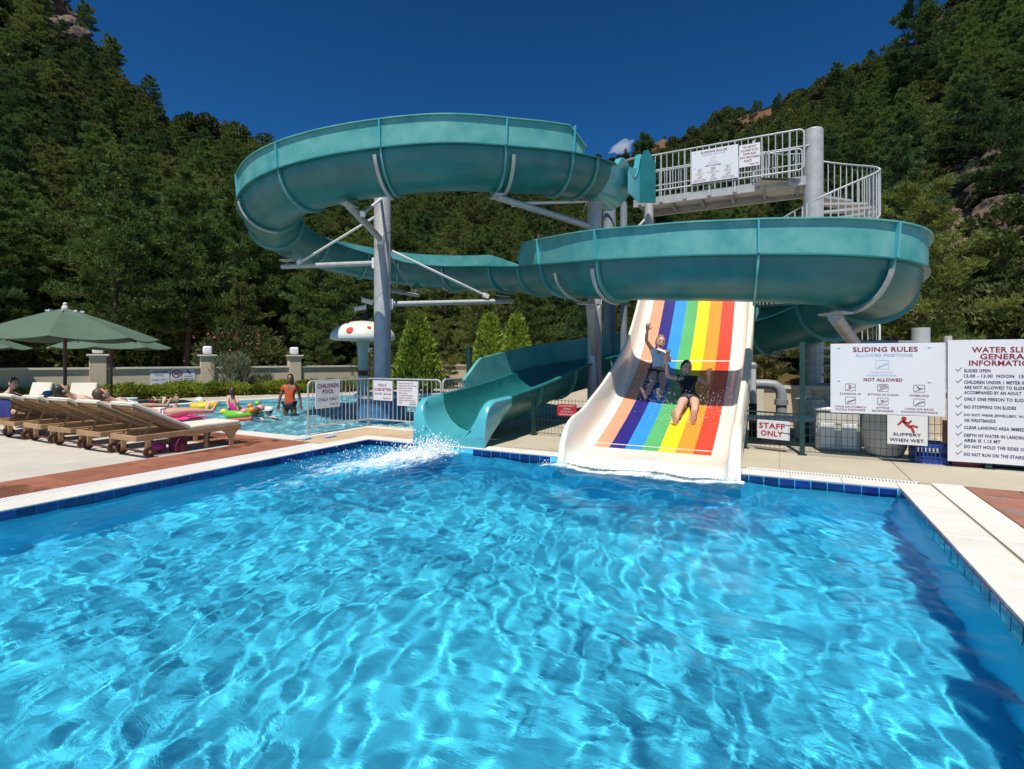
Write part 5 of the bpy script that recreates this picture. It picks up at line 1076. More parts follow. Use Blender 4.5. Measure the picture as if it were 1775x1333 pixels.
for i, (dx, dy, dz, r_, m) in enumerate(((.30, -.22, .10, .12, MO), (.42, -.05, .13, .13, MP), (.16, -.30, .08, .11, MP), (.30, .05, .24, .09, MG), (.52, .10, .10, .11, T_YEL), (-.42, -.12, .06, .10, T_YEL), (.20, -.10, .20, .08, MO))): q = W(dx, dy); MB().ball((fp.x+q.x, fp.y+q.y, dz-.02), (r_*.78, r_*.78, r_*.72), 0, 12, 8).build('air_cushion', m, fl_, True, 60)
q0, q1 = W(-6.1, 11.2), W(-5.55, 11.15); tag(MB().tube([(q0.x, q0.y, -.03), ((q0.x+q1.x)/2, (q0.y+q1.y)/2, -.01), (q1.x, q1.y, .02)], .04, 10).build('pool_noodle', mat('coral_foam', (.6, .10, .09), .7), None, True, 40), 'coral red foam noodle floating in front of the swimmers', 'pool noodle', None, 'thing')
for i, (L, D, c, lb) in enumerate(((-9.35, 13.6, T_REDP, 'small red toy bucket on the coping by the shaded hedge'), (-9.2, 13.7, MG, 'small green toy bucket beside the red one by the shaded hedge'))):
    t = thing('toy_bucket', lb, 'bucket', W(L, D, .03)); MB().lathe([(.07, 0), (.10, .17), (.105, .175), (.09, .16)], t.location, 14).build('pail', c, t, True, 40); MB().tube([t.location+Vector((.1*math.cos(a), 0, .17+.1*math.sin(a))) for a in np.linspace(0, math.pi, 8)], .008, 6).build('handle', T_WHITEM, t, True)
tb = thing('side_table', 'low white plastic side table between the loungers and the shaded hedge', 'table', W(-9.2, 12.4)); c = tb.location; MB().lathe([(.24, .32), (.25, .33), (.25, .35), (.24, .36)], c, 24).build('table_top', T_WHITEM, tb, True, 40)
for k in range(3): a = k*2.094; MB().tube([c+Vector((.18*math.cos(a), .18*math.sin(a), 0)), c+Vector((.08*math.cos(a), .08*math.sin(a), .32))], .018, 8).build('leg', T_WHITEM, tb, True)
for i, (x, y, a) in enumerate(((-6.72, 5.88, .3), (-6.55, 6.22, .1))):
    t = thing('sandal', ['pale blue sandal lying on the coping corner, nearer the loungers', 'pale blue sandal lying on the coping corner, nearer the barrier railing'][i], 'sandal', (x, y, .022), a); MB().box(-.045, .045, -.11, .11, 0, .018, 0, None, .008).build('sole', T_SKYB, t, world=False); MB().tube([(-.04, .0, .018), (-.02, .04, .04), (0, .07, .03), (.02, .04, .04), (.04, 0, .018)], .008, 6).build('strap', T_WHITEM, t, True, world=False)
# ================================================================ pump yard behind the sign fence
pw = thing('yard_wall', 'low beige wall and coping of the pump yard behind the staff gate', 'wall', (-.2, 11.2, 0)); MB().box(-1.9, 2.6, 10.9, 11.1, 0, .74).build('wall_panel', T_STUCCO, pw); MB().box(-1.95, 2.65, 10.86, 11.14, .741, .80).build('coping_stone', T_COPING, pw)
for x in (-.35, .42, 1.6): MB().box(x-.06, x+.06, 10.84, 10.858, .0, .74).build('pilaster', T_COPING, pw)
T_PVC = mat('grey_pvc_pipe', (.24, .255, .26), .45, var=.06, scale=5); T_LPVC = mat('pale_grey_pipe', (.5, .51, .5), .45, var=.05)
pp = thing('water_pipe', 'grey pvc water pipe with an elbow running down beside the rainbow slide', 'pipe', (-.3, 10.0, 0)); MB().tube([(-.75, 9.9, .86), (-.20, 9.9, .86), (-.10, 9.9, .85), (-.03, 9.9, .80), (0, 9.9, .72), (0, 9.9, .20), (.02, 9.88, .10), (.10, 9.85, .06), (.35, 9.8, .06)], .085, 14).build('pipe_run', T_PVC, pp, True, 40)
for z in (.52, .30): MB().lathe([(.105, 0), (.105, .09)], (0, 9.9, z), 16).build('pipe_collar', T_PVC, pp, True, 40)
pv = thing('standpipe', 'pale vertical standpipe with a dark lower half beside the rainbow slide', 'pipe', (-.42, 9.6, 0)); MB().tube([(-.42, 9.6, .55), (-.42, 9.6, 1.18)], .05, 12).build('upper_pipe', T_LPVC, pv, True, 40); MB().tube([(-.42, 9.6, 0), (-.42, 9.6, .549)], .062, 12).build('lower_pipe', T_DARK, pv, True, 40); MB().lathe([(.065, 1.16), (.07, 1.2), (.04, 1.24)], (-.42, 9.6, 0), 12).build('pipe_cap', T_PVC, pv, True, 40)
def bin_(name, label, cat, x, y, prof, m, rim=None, n=24):
    t = thing(name, label, cat, (x, y, .013)); MB().lathe(prof, (x, y, .013), n).build('body', m, t, True, 40)
    rz, rr = prof[-1][1], prof[-1][0]; MB().lathe([(rr+.002, rz-.03), (rr+.015, rz-.025), (rr+.015, rz), (rr+.002, rz+.004)], (x, y, .013), n).build('rim', rim or m, t, True, 40); return t
T_BIN = mat('off_white_plastic', (.52, .50, .45), .5, var=.08, scale=4)
bin_('bucket', 'white plastic bucket with a green hose in the pump yard behind the staff gate', 'bucket', .42, 9.75, [(.15, .22), (.20, .62), (.205, .63)], T_BIN); MB().box(.2, .64, 9.55, 9.95, .013, .23, 0, None, .01).build('crate_base', T_BIN, bpy.data.objects['bucket'])
tag(MB().tube([(.60, 9.7, .70), (.68, 9.65, .60), (.66, 9.6, .45), (.70, 9.55, .30), (.62, 9.5, .20)], .022, 8).build('garden_hose', mat('mint_hose', (.12, .42, .30), .5), None, True, 40), 'mint green hose hanging beside the white bucket in the pump yard', 'hose', None, 'thing')
bin_('plastic_tub', 'large off-white plastic barrel behind the mesh below the sliding rules board', 'barrel', 1.22, 8.42, [(.14, 0), (.20, .03), (.245, .14), (.255, .30), (.235, .60), (.23, .72)], T_BIN, T_REDP)
bx = thing('storage_box', 'pale grey plastic storage box behind the mesh left of the barrel', 'box', (.72, 8.75, .013)); MB().box(.44, .98, 8.5, 9.0, .013, .56, 0, None, .03).build('body', T_BIN, bx); MB().box(.42, 1.0, 8.48, 9.02, .561, .62, 0, None, .02).build('lid', T_WHITEM, bx)
for x in (.57, .83): MB().box(x-.09, x+.09, 8.482, 8.499, .06, .40, 0, None, .006).build('panel', T_WHITEM, bx)
def crate(label, x0, x1, y0, y1, h, m):
    t = thing('plastic_crate', label, 'crate', ((x0+x1)/2, (y0+y1)/2, .013)); z0 = .013
    MB().box(x0, x1, y0, y1, z0, z0+.02).build('floor_panel', m, t)
    for a in (x0, x1-.02): MB().box(a, a+.02, y0, y1, z0+.021, z0+h).build('side_panel', m, t)
    for b_ in (y0, y1-.02):
        MB().box(x0+.021, x1-.021, b_, b_+.02, z0+.021, z0+h*.35).build('front_panel', m, t); MB().box(x0+.021, x1-.021, b_, b_+.02, z0+h*.8, z0+h).build('rim', m, t)
        for k in range(7): x = x0+.03+(x1-x0-.06)*(k+.5)/7; MB().box(x-.008, x+.008, b_+.002, b_+.018, z0+h*.35, z0+h*.8).build('slat', m, t)
crate('blue plastic crate on the ground below the slippery when wet sign', 1.47, 1.80, 8.02, 8.40, .24, T_BLUEP); crate('tall red plastic crate between the barrel and the large information board', 1.84, 2.2, 8.06, 8.5, .50, T_REDP)
tag(MB().box(2.22, 3.6, 8.1, 8.5, .013, .17, 0, None, .02).build('dark_plank_stack', mat('charcoal_plastic', (.02, .022, .026), .6), None), 'low dark box lying on the ground under the large information board', 'box', None, 'thing')
rows = []
for i in range(17):
    u = i/16; w_ = .20*math.sin(math.pi*min(1, u*1.02+.02))**.6+.01; x = -.55+1.15*u; rows.append([(x, 9.25+w_*math.cos(a), .34+.05*math.sin(a)+.05*u*u) for a in np.linspace(0, 2*math.pi, 13)[:-1]])
rf_ = thing('rescue_board', 'white rounded board lying across two trestles behind the staff only sign', 'board', (.0, 9.25, 0)); mb = MB(); mb.grid(rows, 0, True); mb.build('hull', T_WHITEM, rf_, True, 60)
for x in (-.3, .35): MB().box(x-.03, x+.03, 9.1, 9.4, 0, .30).build('trestle', T_DARK, rf_)
# ================================================================ people
def J(x, y, D): return W((x-887.5)/904*D, D, EYE+(621.5-y)/904*D)
def skin_mesh(P, E, Rr, root, lv=2):
    m = bpy.data.meshes.new('skin'); m.from_pydata([tuple(p) for p in P], E, []); o = bpy.data.objects.new('skin', m); col.objects.link(o)
    md = o.modifiers.new('s', 'SKIN'); md.use_smooth_shade = True; md.branch_smoothing = .3
    if not m.skin_vertices: 
        m.attributes  # layer is created by the modifier
    sv = m.skin_vertices[0].data
    for i, r_ in enumerate(Rr):
        sv[i].radius = r_ if isinstance(r_, tuple) else (r_, r_); sv[i].use_root = (i == root)
    md2 = o.modifiers.new('u', 'SUBSURF'); md2.levels = lv; md2.render_levels = lv
    dg = bpy.context.evaluated_depsgraph_get(); ev = o.evaluated_get(dg); me = bpy.data.meshes.new_from_object(ev)
    V = [v.co.copy() for v in me.vertices]; F = [tuple(p.vertices) for p in me.polygons]
    bpy.data.objects.remove(o); bpy.data.meshes.remove(me); bpy.data.meshes.remove(m); return V, F
SKIN = mat('skin', (.62, .36, .26), .55, var=.06, scale=12, sub=.15); SKINT = mat('tanned_skin', (.26, .125, .075), .55, var=.06, scale=12, sub=.12)
HAIRS = {'blond': mat('blond_hair', (.30, .19, .085), .6, var=.25, scale=40), 'brown': mat('brown_hair', (.075, .040, .022), .55, var=.3, scale=40), 'black': mat('black_hair', (.012, .010, .009), .5, var=.3, scale=40)}
EYEW = mat('eye_white', (.75, .74, .72), .3); MOUTH = mat('open_mouth', (.12, .015, .015), .5); LIP = mat('lips', (.42, .13, .11), .5); TEETH = mat('teeth', (.78, .76, .70), .35)
def head(mb, hb, c, fwd, up, s, hair, smile=0, mats=dict(skin=0, eye=1, dark=2, mouth=3, teeth=4), hairlen=0.0, tied=False):
    """c head centre, face looks along fwd; hair goes to hb"""
    f = Vector(fwd).normalized(); u = Vector(up); u = (u-f*u.dot(f)).normalized(); r_ = f.cross(u); q = Matrix.Identity(4)
    for i in range(3): q[i][0] = r_[i]; q[i][1] = f[i]; q[i][2] = u[i]; q[i][3] = c[i]
    q = q @ Matrix.Scale(s, 4); n, m = 18, 14; rows = []
    def surf(a, e, k=1.0):      # azimuth (0 = right, 90 = front), elevation
        x, y, z = math.cos(e)*math.cos(a)*.076, math.cos(e)*math.sin(a)*.097, math.sin(e)*.118
        if z < 0: t = -z/.118; x *= 1-.34*t*t; y = y*(1-.16*t)+.012*t
        if y > 0 and -.05 < z < .04: y *= .985
        return Vector((x*k, y*k, z*k))
    for i in range(m+1):
        e = -math.pi/2+math.pi*i/m; rows.append([q @ surf(2*math.pi*k/n, e) for k in range(n)])
    mb.grid(rows, mats['skin'], True)
    def bl(p, rr, mi, n=8, mm=6): mb.ball(p, rr, mi, n, mm, q)
    mb.add([q @ Vector(p) for p in ((-.013, .090, -.028), (.013, .090, -.028), (0, .118, -.022), (0, .096, .022))], [(0, 1, 2), (1, 3, 2), (3, 0, 2)], mats['skin'])
    for x in (-1, 1):
        bl((x*.029, .082, .012), (.017, .010, .0085), mats['eye']); bl((x*.029, .0900, .012), (.009, .004, .0085), mats['dark']); bl((x*.030, .087, .031), (.020, .007, .005), mats['dark']); bl((x*.077, -.004, -.008), (.010, .020, .030), mats['skin'])
    if smile == 2: bl((0, .080, -.062), (.028, .018, .027), mats['mouth']); bl((0, .0945, -.047), (.021, .007, .007), mats['teeth'])
    elif smile == 1: bl((0, .082, -.058), (.034, .014, .014), mats['mouth']); bl((0, .0915, -.056), (.026, .006, .009), mats['teeth'])
    else: bl((0, .084, -.056), (.020, .009, .006), mats['mouth'])
    rows = []
    for i in range(9):
        e = R(-38+16*i*.99); row = []
        for k in range(n):
            a = 2*math.pi*k/n; fr = max(0, math.sin(a)); lim = R(-35+88*fr**.7); ee = max(e, lim); row.append(q @ (surf(a, min(ee, R(89.9)), 1.085)+Vector((0, -.004, .003))))
        rows.append(row)
    hb.grid(rows, 0, True)
    if tied: hb.ball((0, -.115, .02), (.035, .035, .04), 0, 10, 8, q)
    if hairlen: hb.tube([q @ Vector(p) for p in ((0, -.075, .03), (0, -.10, -.06), (0, -.085, -.06-hairlen*.6), (0, -.06, -.06-hairlen))], [.07*s, .075*s, .06*s, .025*s], 10)
def hand(mb, w, d, nrm, s, mi=0, spread=.34, curl=.25, side=1):
    """palm at wrist w pointing along d, palm facing nrm; thumb on side"""
    d = Vector(d).normalized(); n = Vector(nrm); n = (n-d*n.dot(d)).normalized(); x = d.cross(n)*side
    pal = []
    for t, hw, hh in ((-.012, .022, .018), (.02, .034, .016), (.055, .040, .014), (.085, .038, .011), (.092, .03, .006)):
        pal.append([w+d*t*s+(x*hw*math.cos(a)+n*hh*math.sin(a))*s for a in np.linspace(0, 2*math.pi, 11)[:-1]])
    mb.grid(pal, mi, True)
    for k, (o_, ln) in enumerate(((-.030, .062), (-.010, .078), (.011, .072), (.031, .056))):
        b_ = w+(d*.080+x*o_)*s; dd = (d+x*(o_/.031)*spread*.6).normalized(); c1 = b_+dd*ln*.45*s; d2 = (dd+n*curl).normalized(); c2 = c1+d2*ln*.32*s; c3 = c2+(d2+n*curl).normalized()*ln*.28*s
        mb.tube([b_-dd*.02*s, c1, c2, c3], [.0095*s, .0088*s, .008*s, .0055*s], 7, mi)
    b_ = w+(d*.022-x*.028)*s; dd = (d*.65-x*.85+n*.25).normalized(); c1 = b_+dd*.040*s; c2 = c1+(dd+d*.5).normalized()*.032*s; mb.tube([b_-dd*.01*s, c1, c2], [.013*s, .011*s, .0075*s], 7, mi)
def foot(mb, an, toe, s, mi=0):
    an, toe = Vector(an), Vector(toe); d = (toe-an); ln = d.length; d.normalize(); x = d.cross(Vector((0, 0, 1))); x = x.normalized() if x.length > .05 else Vector((1, 0, 0)); n = x.cross(d)
    rows = []
    for t, hw, hh in ((-.22, .024, .026), (.05, .032, .036), (.4, .036, .028), (.75, .044, .018), (.95, .040, .012), (1.0, .03, .006)): rows.append([an+d*ln*t+(x*hw*math.cos(a)+n*hh*math.sin(a))*s for a in np.linspace(0, 2*math.pi, 11)[:-1]])
    mb.grid(rows, mi, True); mb.add(rows[0], [tuple(range(10))])
    for k in range(5):
        b_ = an+d*ln*(.93-.05*abs(k-1))+x*(-.032+.016*k)*s; mb.ball(b_+d*.014*s, (.0085*s, .0085*s, .0085*s), mi, 7, 5)
ED = [('pel', 'waist'), ('waist', 'chest'), ('chest', 'neck'), ('neck', 'skull'), ('chest', 'shL'), ('shL', 'elL'), ('elL', 'wrL'), ('chest', 'shR'), ('shR', 'elR'), ('elR', 'wrR'), ('pel', 'hiL'), ('hiL', 'knL'), ('knL', 'anL'), ('pel', 'hiR'), ('hiR', 'knR'), ('knR', 'anR')]
RA = dict(pel=.108, waist=.088, chest=.108, neck=.046, skull=.05, shL=.050, elL=.036, wrL=.025, hiL=.082, knL=.054, anL=.034)
RA.update({k[:-1]+'R': v for k, v in RA.items() if k.endswith('L')})
def person(label, K, hd, s=1.0, skin=None, hair='brown', face=None, up=(0, 0, 1), smile=0, hands=(), feet=(), clothes=(), group=None, hairlen=0, tied=False, mid=True, hs=None):
    """K joint -> world point; clothes: (name, joints, grow, material, cuts)"""
    skin = skin or SKIN; base = sum((K[k] for k in K if k[:2] in ('an', 'pe')), Vector())/max(1, len([k for k in K if k[:2] in ('an', 'pe')])); base.z = min(p.z for p in K.values())-.03
    t = thing('person', label, 'person', base, 0, group)
    if 'waist' not in K: K['waist'] = K['pel'].lerp(K['chest'], .48)
    if 'skull' not in K: K['skull'] = K['neck'].lerp(hd, .75)
    def build(joints, grow=1.0, ext=None):
        names = [j for j in K if j in joints]; ed = [(names.index(a), names.index(b_)) for a, b_ in ED if a in names and b_ in names]; pts = [K[j].copy() for j in names]; rr = [RA[j]*s*grow for j in names]
        extra = []      # extra rings so that limbs taper like limbs
        if ext:
            for a, b_, f, r_ in ext:
                if a in names and (b_ in K): pts.append(K[a].lerp(K[b_], f)); rr.append(r_*s*grow); ed.append((names.index(a), len(pts)-1))
        else:
            for (i, j) in list(ed):
                a, b_ = names[i], names[j]
                if (a[:2], b_[:2]) in (('hi', 'kn'), ('kn', 'an'), ('sh', 'el'), ('el', 'wr')):
                    f, r_ = {'hi': (.35, .086), 'kn': (.30, .056), 'sh': (.4, .043), 'el': (.28, .037)}[a[:2]]; pts.append(K[a].lerp(K[b_], f)); rr.append(r_*s); ed.remove((i, j)); ed += [(i, len(pts)-1), (len(pts)-1, j)]
        root = names.index('pel') if 'pel' in names else (names.index('chest') if 'chest' in names else 0)
        return skin_mesh(pts, ed, rr, root)
    V, F = build(list(RA)); mb = MB(); mb.add(V, F, 0); hb = MB(); fw = Vector(face) if face is not None else (W(0, 0)-W(0, 1)); head(mb, hb, hd, fw, up, (hs or s), hair, smile, hairlen=hairlen, tied=tied)
    for wr, d, n_, sd_ in hands: hand(mb, K[wr], d, n_, s, 0, side=sd_)
    for an, to in feet: foot(mb, K[an], to, s, 0)
    mb.build('body', [skin, EYEW, T_BLACK, MOUTH, TEETH], t, True, 70); hb.build('hair', HAIRS[hair], t, True, 60)
    for nm, js, grow, m, ext in clothes:
        V, F = build(js, grow, ext); MB().add(V, F).build(nm, m, t, True, 70)
    return t
BLACKC = mat('black_swim_cloth', (.012, .012, .014), .6); WHITEC = mat('white_wet_shirt', (.80, .79, .79), .7, var=.05); ORANGE = mat('orange_red_shirt', (.50, .075, .02), .8, var=.08); MAG = mat('magenta_swimsuit', (.70, .03, .30), .55)
TORSO = ['pel', 'waist', 'chest', 'shL', 'shR', 'hiL', 'hiR']
towards = W(0, -1)
# girl in black
K = dict(pel=J(1194, 689, 8.02), chest=J(1192, 664, 8.28), neck=J(1190.5, 653, 8.42), shL=J(1177, 656, 8.36), elL=J(1157, 653, 8.30), wrL=J(1154.5, 628, 8.25), shR=J(1206, 655, 8.30), elR=J(1228, 666, 8.18), wrR=J(1229, 650, 8.08),
         hiL=J(1185, 693, 7.98), knL=J(1179, 706, 7.72), anL=J(1170, 731, 7.50), hiR=J(1204, 693, 7.95), knR=J(1204, 705, 7.68), anR=J(1201, 731, 7.44))
up_ = J(1189, 630, 8.55)-J(1190.5, 655, 8.4)
person('girl in a black short sleeved swim top sliding with both hands raised, nearest the water', K, J(1189, 638, 8.48), .93, SKIN, 'black', towards+Vector((0, 0, -.05)), up_, 1,
       [('wrL', K['wrL']-K['elL'], towards, -1), ('wrR', K['wrR']-K['elR'], towards, 1)], [('anL', K['anL']+Vector((-.02, -.05, .17))), ('anR', K['anR']+Vector((.02, -.05, .17)))],
       [('swim_top', TORSO, 1.24, BLACKC, [('shL', 'elL', .22, .048), ('shR', 'elR', .22, .048), ('hiL', 'knL', .34, .074), ('hiR', 'knR', .34, .074), ('chest', 'neck', .22, .07)])], tied=True, hs=1.06)
# girl in white
K = dict(pel=J(1140, 645, 9.0), chest=J(1142.5, 617, 9.22), neck=J(1143.5, 606, 9.32), shL=J(1131.5, 608, 9.28), elL=J(1120, 590, 9.18), wrL=J(1122, 573, 9.14), shR=J(1155.5, 609, 9.22), elR=J(1161, 626, 9.06), wrR=J(1157, 618, 8.86),
         hiL=J(1133, 649, 8.95), knL=J(1131, 664, 8.70), anL=J(1119, 687, 8.42), hiR=J(1148, 650, 8.92), knR=J(1149, 666, 8.64), anR=J(1142, 690, 8.36))
person('laughing girl in a white wet shirt sliding, one arm raised, behind the girl in black', K, J(1144.5, 593, 9.36), .92, SKIN, 'blond', towards+Vector((-.05, 0, -.02)), J(1145, 585, 9.4)-J(1143.5, 607, 9.3), 2,
       [('wrL', K['wrL']-K['elL'], towards, -1), ('wrR', Vector((0, 0, 1))+towards*.3, towards, 1)], [('anL', K['anL']+Vector((-.06, -.06, .15))), ('anR', K['anR']+Vector((.0, -.06, .16)))],
       [('shirt', ['pel', 'waist', 'chest', 'shL', 'shR'], 1.22, WHITEC, [('shL', 'elL', .28, .050), ('shR', 'elR', .28, .050), ('chest', 'neck', .2, .075)]), ('swim_bottoms', ['pel', 'hiL', 'hiR'], 1.07, BLACKC, [('hiL', 'knL', .08, .084), ('hiR', 'knR', .08, .084)])], tied=True, hs=1.06)
# wading woman
Dm = 13.1; j = lambda x, y, d=0: J(x, y, Dm+d); fl = -.49
K = dict(pel=j(502, 699), chest=j(503, 676), neck=j(503, 666.5), shL=j(492.5, 669), elL=j(486, 687), wrL=j(483, 702), shR=j(513.5, 669), elR=j(519, 686), wrR=j(521.5, 700), hiL=j(496, 702), hiR=j(508, 702))
for s_, x in (('L', 494), ('R', 510)): K['kn'+s_] = j(x, 722); K['an'+s_] = j(x, 722); K['an'+s_].z = -.44
person('woman in a long orange-red shirt wading thigh deep in the children pool', K, j(503, 656.5), 1.0, SKINT, 'black', towards+W(.25, 0), (0, 0, 1), 0, [('wrL', K['wrL']-K['elL'], W(.5, -1), 1), ('wrR', K['wrR']-K['elR'], W(-.5, -1), -1)], [('anL', K['anL']+W(-.02, -.2, -.02)), ('anR', K['anR']+W(.02, -.2, -.02))],
       [('shirt', TORSO, 1.22, ORANGE, [('shL', 'elL', .5, .058), ('shR', 'elR', .5, .058), ('hiL', 'knL', .05, .10), ('hiR', 'knR', .05, .10)]), ('shorts', ['pel', 'hiL', 'hiR'], 1.12, BLACKC, [('hiL', 'knL', .22, .088), ('hiR', 'knR', .22, .088)])], hairlen=.16)
# girl kneeling on the float, back to the camera
Dm = 12.35
K = dict(pel=j(404, 709), chest=j(403, 692), neck=j(402.5, 684), shL=j(396.5, 687), elL=j(394, 698, -.1), wrL=j(397, 708, -.15), shR=j(409.5, 687), elR=j(412, 698, -.1), wrR=j(414, 707, .1), hiL=j(399, 711), knL=j(396, 716, .3), anL=j(397, 719, -.1), hiR=j(409, 711), knR=j(420, 707, .15), anR=j(428, 712, .25))
person('girl in a magenta swimsuit kneeling on the float with her back turned', K, j(402.5, 677), .72, SKIN, 'brown', W(-.35, 1), (0, 0, 1), 0, [], [('anR', K['anR']+W(.10, .06, .0))], [('swimsuit', ['pel', 'waist', 'hiL', 'hiR'], 1.14, MAG, [('waist', 'chest', .6, .085), ('hiL', 'knL', .1, .08), ('hiR', 'knR', .1, .08)])], tied=True, hairlen=.10)
# toddler
Dm = 12.4
K = dict(pel=j(305, 716), chest=j(305, 706), neck=j(305, 699.5), shL=j(301.5, 702), elL=j(301, 709, -.05), wrL=j(303, 714, -.08), shR=j(308.5, 702, .05), elR=j(309.5, 709, .05), wrR=j(310, 714), hiL=j(303, 719), hiR=j(307, 719))
for s_, x in (('L', 303), ('R', 307.5)): K['kn'+s_] = j(x, 727); K['an'+s_] = j(x, 727); K['an'+s_].z = -.44
person('toddler with light brown hair in a pink swimsuit standing in the children pool', K, j(305.5, 692.5), .52, SKIN, 'blond', W(.9, -.3), (0, 0, 1), 0, [], [], [('swimsuit', ['pel', 'waist', 'chest', 'hiL', 'hiR'], 1.12, T_PINK, [('hiL', 'knL', .08, .08), ('hiR', 'knR', .08, .08)])], hairlen=.08, hs=.70)
# two swimmers
Dm = 11.6
K = dict(pel=j(436, 733, .1), chest=j(446, 728), neck=j(446, 722), shL=j(439.5, 725), elL=j(432, 730, -.1), wrL=j(425, 731, -.15), shR=j(453, 725), elR=j(459, 731, -.05), wrR=j(463, 735), hiL=j(432, 736, .1), knL=j(423, 740, .2), anL=j(414, 741, .3), hiR=j(438, 737, .1), knR=j(429, 741, .2), anR=j(420, 743, .3))
person('swimmer with wet dark hair seen from behind, low in the children pool', K, j(446, 713.5), .66, SKIN, 'brown', W(.25, 1), (0, 0, 1), 0, [], [], [('bikini_top', ['chest', 'waist'], 1.08, T_SKYB, [('chest', 'neck', .2, .07)])], hs=.80, hairlen=.07)
Dm = 12.1
K = dict(pel=j(474, 735, .2), chest=j(470, 728), neck=j(467.5, 721), shL=j(463, 724), elL=j(459, 730), wrL=j(457, 735), shR=j(475, 723), elR=j(481, 728), wrR=j(485, 731), hiL=j(471, 738), knL=j(471, 745, .2), anL=j(471, 748, .3), hiR=j(477, 738), knR=j(479, 745, .2), anR=j(480, 748, .3))
sw = person('swimmer wearing a white cap and dark top, neck deep beside the other swimmer', K, j(466, 713), .66, SKIN, 'black', W(-.75, -.4), (0, 0, 1), 0, [], [], [('swim_top', ['chest', 'waist', 'shL', 'shR'], 1.1, BLACKC, [('chest', 'neck', .2, .07)])], hs=.80)
hc = j(466, 713); mb = MB(); mb.lathe([(.092, .02), (.094, .05), (.085, .085), (.05, .105), (.005, .11)], hc, 18); q_ = W(-.8, -.42).normalized(); sd__ = Vector((-q_.y, q_.x, 0))
mb.add([hc+q_*.06+sd__*.07+Vector((0, 0, .03)), hc+q_*.06-sd__*.07+Vector((0, 0, .03)), hc+q_*.15-sd__*.05+Vector((0, 0, .018)), hc+q_*.15+sd__*.05+Vector((0, 0, .018))], [(0, 1, 2, 3), (3, 2, 1, 0)]); mb.build('cap', WHITEC, sw, True, 60)
# sunbathers (local frame of a lounger: +Y towards its foot end)
def lying(label, x, y0, skin, hair, s, clothes, face, dz=0):
    V_ = lambda a, b_, c: Vector((x+a, y0+b_, .012+c+dz))
    K = dict(pel=V_(0, .16, .44), chest=V_(0, -.26, .60), neck=V_(0, -.43, .70), shL=V_(-.14, -.34, .655), elL=V_(-.25, -.12, .50), wrL=V_(-.24, .12, .45), shR=V_(.14, -.34, .655), elR=V_(.25, -.12, .50), wrR=V_(.24, .12, .45), hiL=V_(-.08, .22, .435), knL=V_(-.10, .62, .46), anL=V_(-.09, 1.0, .42), hiR=V_(.08, .22, .435), knR=V_(.09, .62, .45), anR=V_(.10, .98, .42))
    return person(label, K, V_(0, -.56, .78), s, skin, hair, face, Vector((0, -.75, .55)), 0, [('wrL', Vector((0, 1, -.1)), Vector((0, 0, -1)), 1), ('wrR', Vector((0, 1, -.1)), Vector((0, 0, -1)), -1)], [('anL', K['anL']+Vector((-.03, .06, .15))), ('anR', K['anR']+Vector((.03, .06, .15)))], clothes)
lying('sunbather in white bikini bottoms lying on the pink towel', LX[1], 4.40, SKIN, 'brown', .88, [('bikini_bottoms', ['pel', 'hiL', 'hiR'], 1.06, WHITEC, [('hiL', 'knL', .06, .083), ('hiR', 'knR', .06, .083)]), ('bikini_top', ['chest'], 1.0, WHITEC, [('chest', 'waist', .25, .105), ('chest', 'neck', .12, .095)])], Vector((0, .6, .75)))
lying('sunbather in dark shorts lying two loungers further left with crossed feet showing', LX[3], 4.62, SKIN, 'black', .90, [('shorts', ['pel', 'hiL', 'hiR'], 1.1, T_NAVY, [('hiL', 'knL', .5, .085), ('hiR', 'knR', .5, .085)])], Vector((0, .6, .75)), .0)
# seated woman and the child
Dm = 9.6
K = dict(pel=j(17, 711, .1), chest=j(12, 687), neck=j(17, 677), shL=j(8, 683, -.12), elL=j(35, 697, -.15), wrL=j(66, 692, -.1), shR=j(22, 682, .15), elR=j(44, 690, .2), wrR=j(74, 689, .15), hiL=j(22, 714), knL=j(60, 707, -.05), anL=j(62, 735, -.05), hiR=j(26, 713, .2), knR=j(64, 706, .2), anR=j(66, 733, .2))
person('woman with pinned up brown hair sitting sideways on a lounger and reaching to the child', K, j(24, 664.5), .80, SKIN, 'brown', W(1, -.25, -.12), (0, 0, 1), 0, [('wrL', W(1, .1, -.05), W(0, 1, .2), 1), ('wrR', W(1, -.1, -.05), W(0, -1, .2), -1)], [], [('bikini_top', ['chest'], 1.0, BLACKC, [('chest', 'waist', .3, .108), ('chest', 'neck', .1, .10)]), ('swim_bottoms', ['pel', 'hiL', 'hiR'], 1.08, T_NAVY, [('hiL', 'knL', .1, .084), ('hiR', 'knR', .1, .084)])], tied=True, hs=.88)
Dm = 9.75
K = dict(pel=j(80, 709), chest=j(80, 698), neck=j(81, 692), shL=j(77, 694.5, -.06), elL=j(75, 701, -.08), wrL=j(79, 706, -.1), shR=j(84, 694.5, .06), elR=j(86, 701, .05), wrR=j(88, 705), hiL=j(79, 712), knL=j(84, 717, -.05), anL=j(83, 726), hiR=j(82, 712, .1), knR=j(87, 717, .05), anR=j(86, 726, .1))
ch_ = person('small child in a blue sun hat and blue shirt in front of the seated woman', K, j(83, 686), .50, SKIN, 'blond', W(.9, -.3), (0, 0, 1), 0, [], [], [('shirt', ['pel', 'waist', 'chest', 'shL', 'shR', 'hiL', 'hiR'], 1.15, mat('blue_patterned_cotton', (.03, .22, .50), .8, c2=(.10, .42, .62), scale=22, thr=(.45, .55)), [('shL', 'elL', .5, .05), ('shR', 'elR', .5, .05)])], hs=.62)
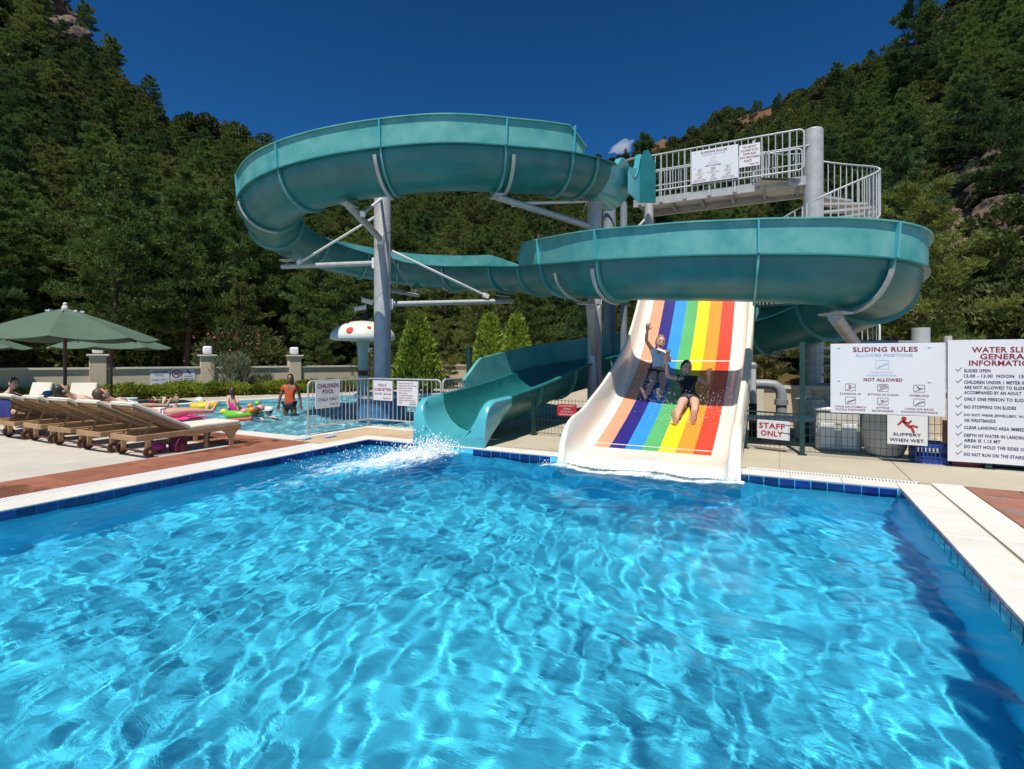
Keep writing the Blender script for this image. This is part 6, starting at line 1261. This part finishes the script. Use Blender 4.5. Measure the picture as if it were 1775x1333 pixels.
hc = j(83, 686); mb = MB(); mb.lathe([(.135, .022), (.085, .03), (.078, .055), (.06, .085), (.01, .098)], hc, 20); mb.build('sun_hat', bpy.data.materials['blue_patterned_cotton'], ch_, True, 60)
# ================================================================ spray
r3 = np.random.default_rng(17); V = []; F = []
def drops(C, rad):
    out = []
    for c, q in zip(C, rad):
        n = len(V); 
        for d in ((1, 0, 0), (-1, 0, 0), (0, 1, 0), (0, -1, 0), (0, 0, 1), (0, 0, -1)): V.append(c+np.array(d)*q*r3.uniform(.6, 1.5))
        F.extend([[n+a, n+b_, n+e] for a, b_, e in ((0, 2, 4), (2, 1, 4), (1, 3, 4), (3, 0, 4), (2, 0, 5), (1, 2, 5), (3, 1, 5), (0, 3, 5))])
for (x, y, D, sx, sz, n) in ((1128, 668, 8.6, .20, .14, 260), (1205, 700, 7.9, .32, .12, 420), (1240, 695, 7.95, .22, .10, 200), (1150, 690, 8.2, .18, .10, 200), (1185, 728, 7.55, .22, .08, 240)):
    c = np.array(J(x, y, D)); C = c+r3.normal(0, 1, (n, 3))*np.array([sx, .18, sz]); C[:, 2] = np.maximum(C[:, 2], [pz(max(6.2, q[1]))+.01 for q in C]); drops(C, r3.uniform(.0022, .0065, n))
n_ = 2600; tt = r3.random(n_)**1.9*.9; sp_ = .15+.24*tt; C = np.stack([-4.42-.42*tt+r3.normal(0, 1, n_)*sp_, 6.25-2.0*tt+r3.normal(0, .08, n_), -.05+np.abs(r3.normal(0, 1, n_))*(.11-.075*tt)], 1); drops(C, r3.uniform(.003, .013, n_)*(1.15-.7*tt))
C = np.stack([r3.uniform(-2.7, -.4, 500), r3.normal(6.08, .07, 500), np.abs(r3.normal(0, .03, 500))-.03], 1); drops(C, r3.uniform(.003, .008, 500))
tag(link('water_spray', np_mesh('water_spray', np.array(V), np.array(F), T_FOAM, True)), 'white droplets and spray thrown up around the sliding girls and the slide mouths', None, None, 'stuff')
# small soft white cloud low over the far ridge, kilometres away: a billow of thin vapour
cl = thing('cloud', 'small white cloud peeping over the ridge beside the slide start', 'cloud', W(.206*2600, 2600, 1060)); mb = MB(); mb.ball((0, 0, 0), 1, 0, 64, 40)
V = np.array(mb.v); rc = np.random.default_rng(12); dsp = np.zeros(len(V))
for i in range(30):
    k = rc.normal(0, 1, 3); k *= (2.0*2**(i/12))/np.linalg.norm(k); dsp += np.sin(V@k+rc.random()*6)*.10/(2**(i/14))
V = V*np.maximum(.25, .85+dsp)[:, None]*np.array([62, 40, 26]); V[:, 2] += .30*V[:, 0]
c_ = W(.206*2600, 2600, 1050); mb.v = [tuple(W(p[0], p[1], p[2])+c_) for p in V]
cm = bpy.data.materials.new('cloud_vapour'); cm.use_nodes = True; cn = cm.node_tree; cn.nodes.remove(cn.nodes['Principled BSDF']); pv_ = cn.nodes.new('ShaderNodeVolumePrincipled')
pv_.inputs['Color'].default_value = (.98, .98, .98, 1); pv_.inputs['Density'].default_value = .016; cn.links.new(pv_.outputs[0], cn.nodes['Material Output'].inputs['Volume'])
mb.build('cloud_puff', cm, cl, True, None); S.cycles.volume_bounces = 3
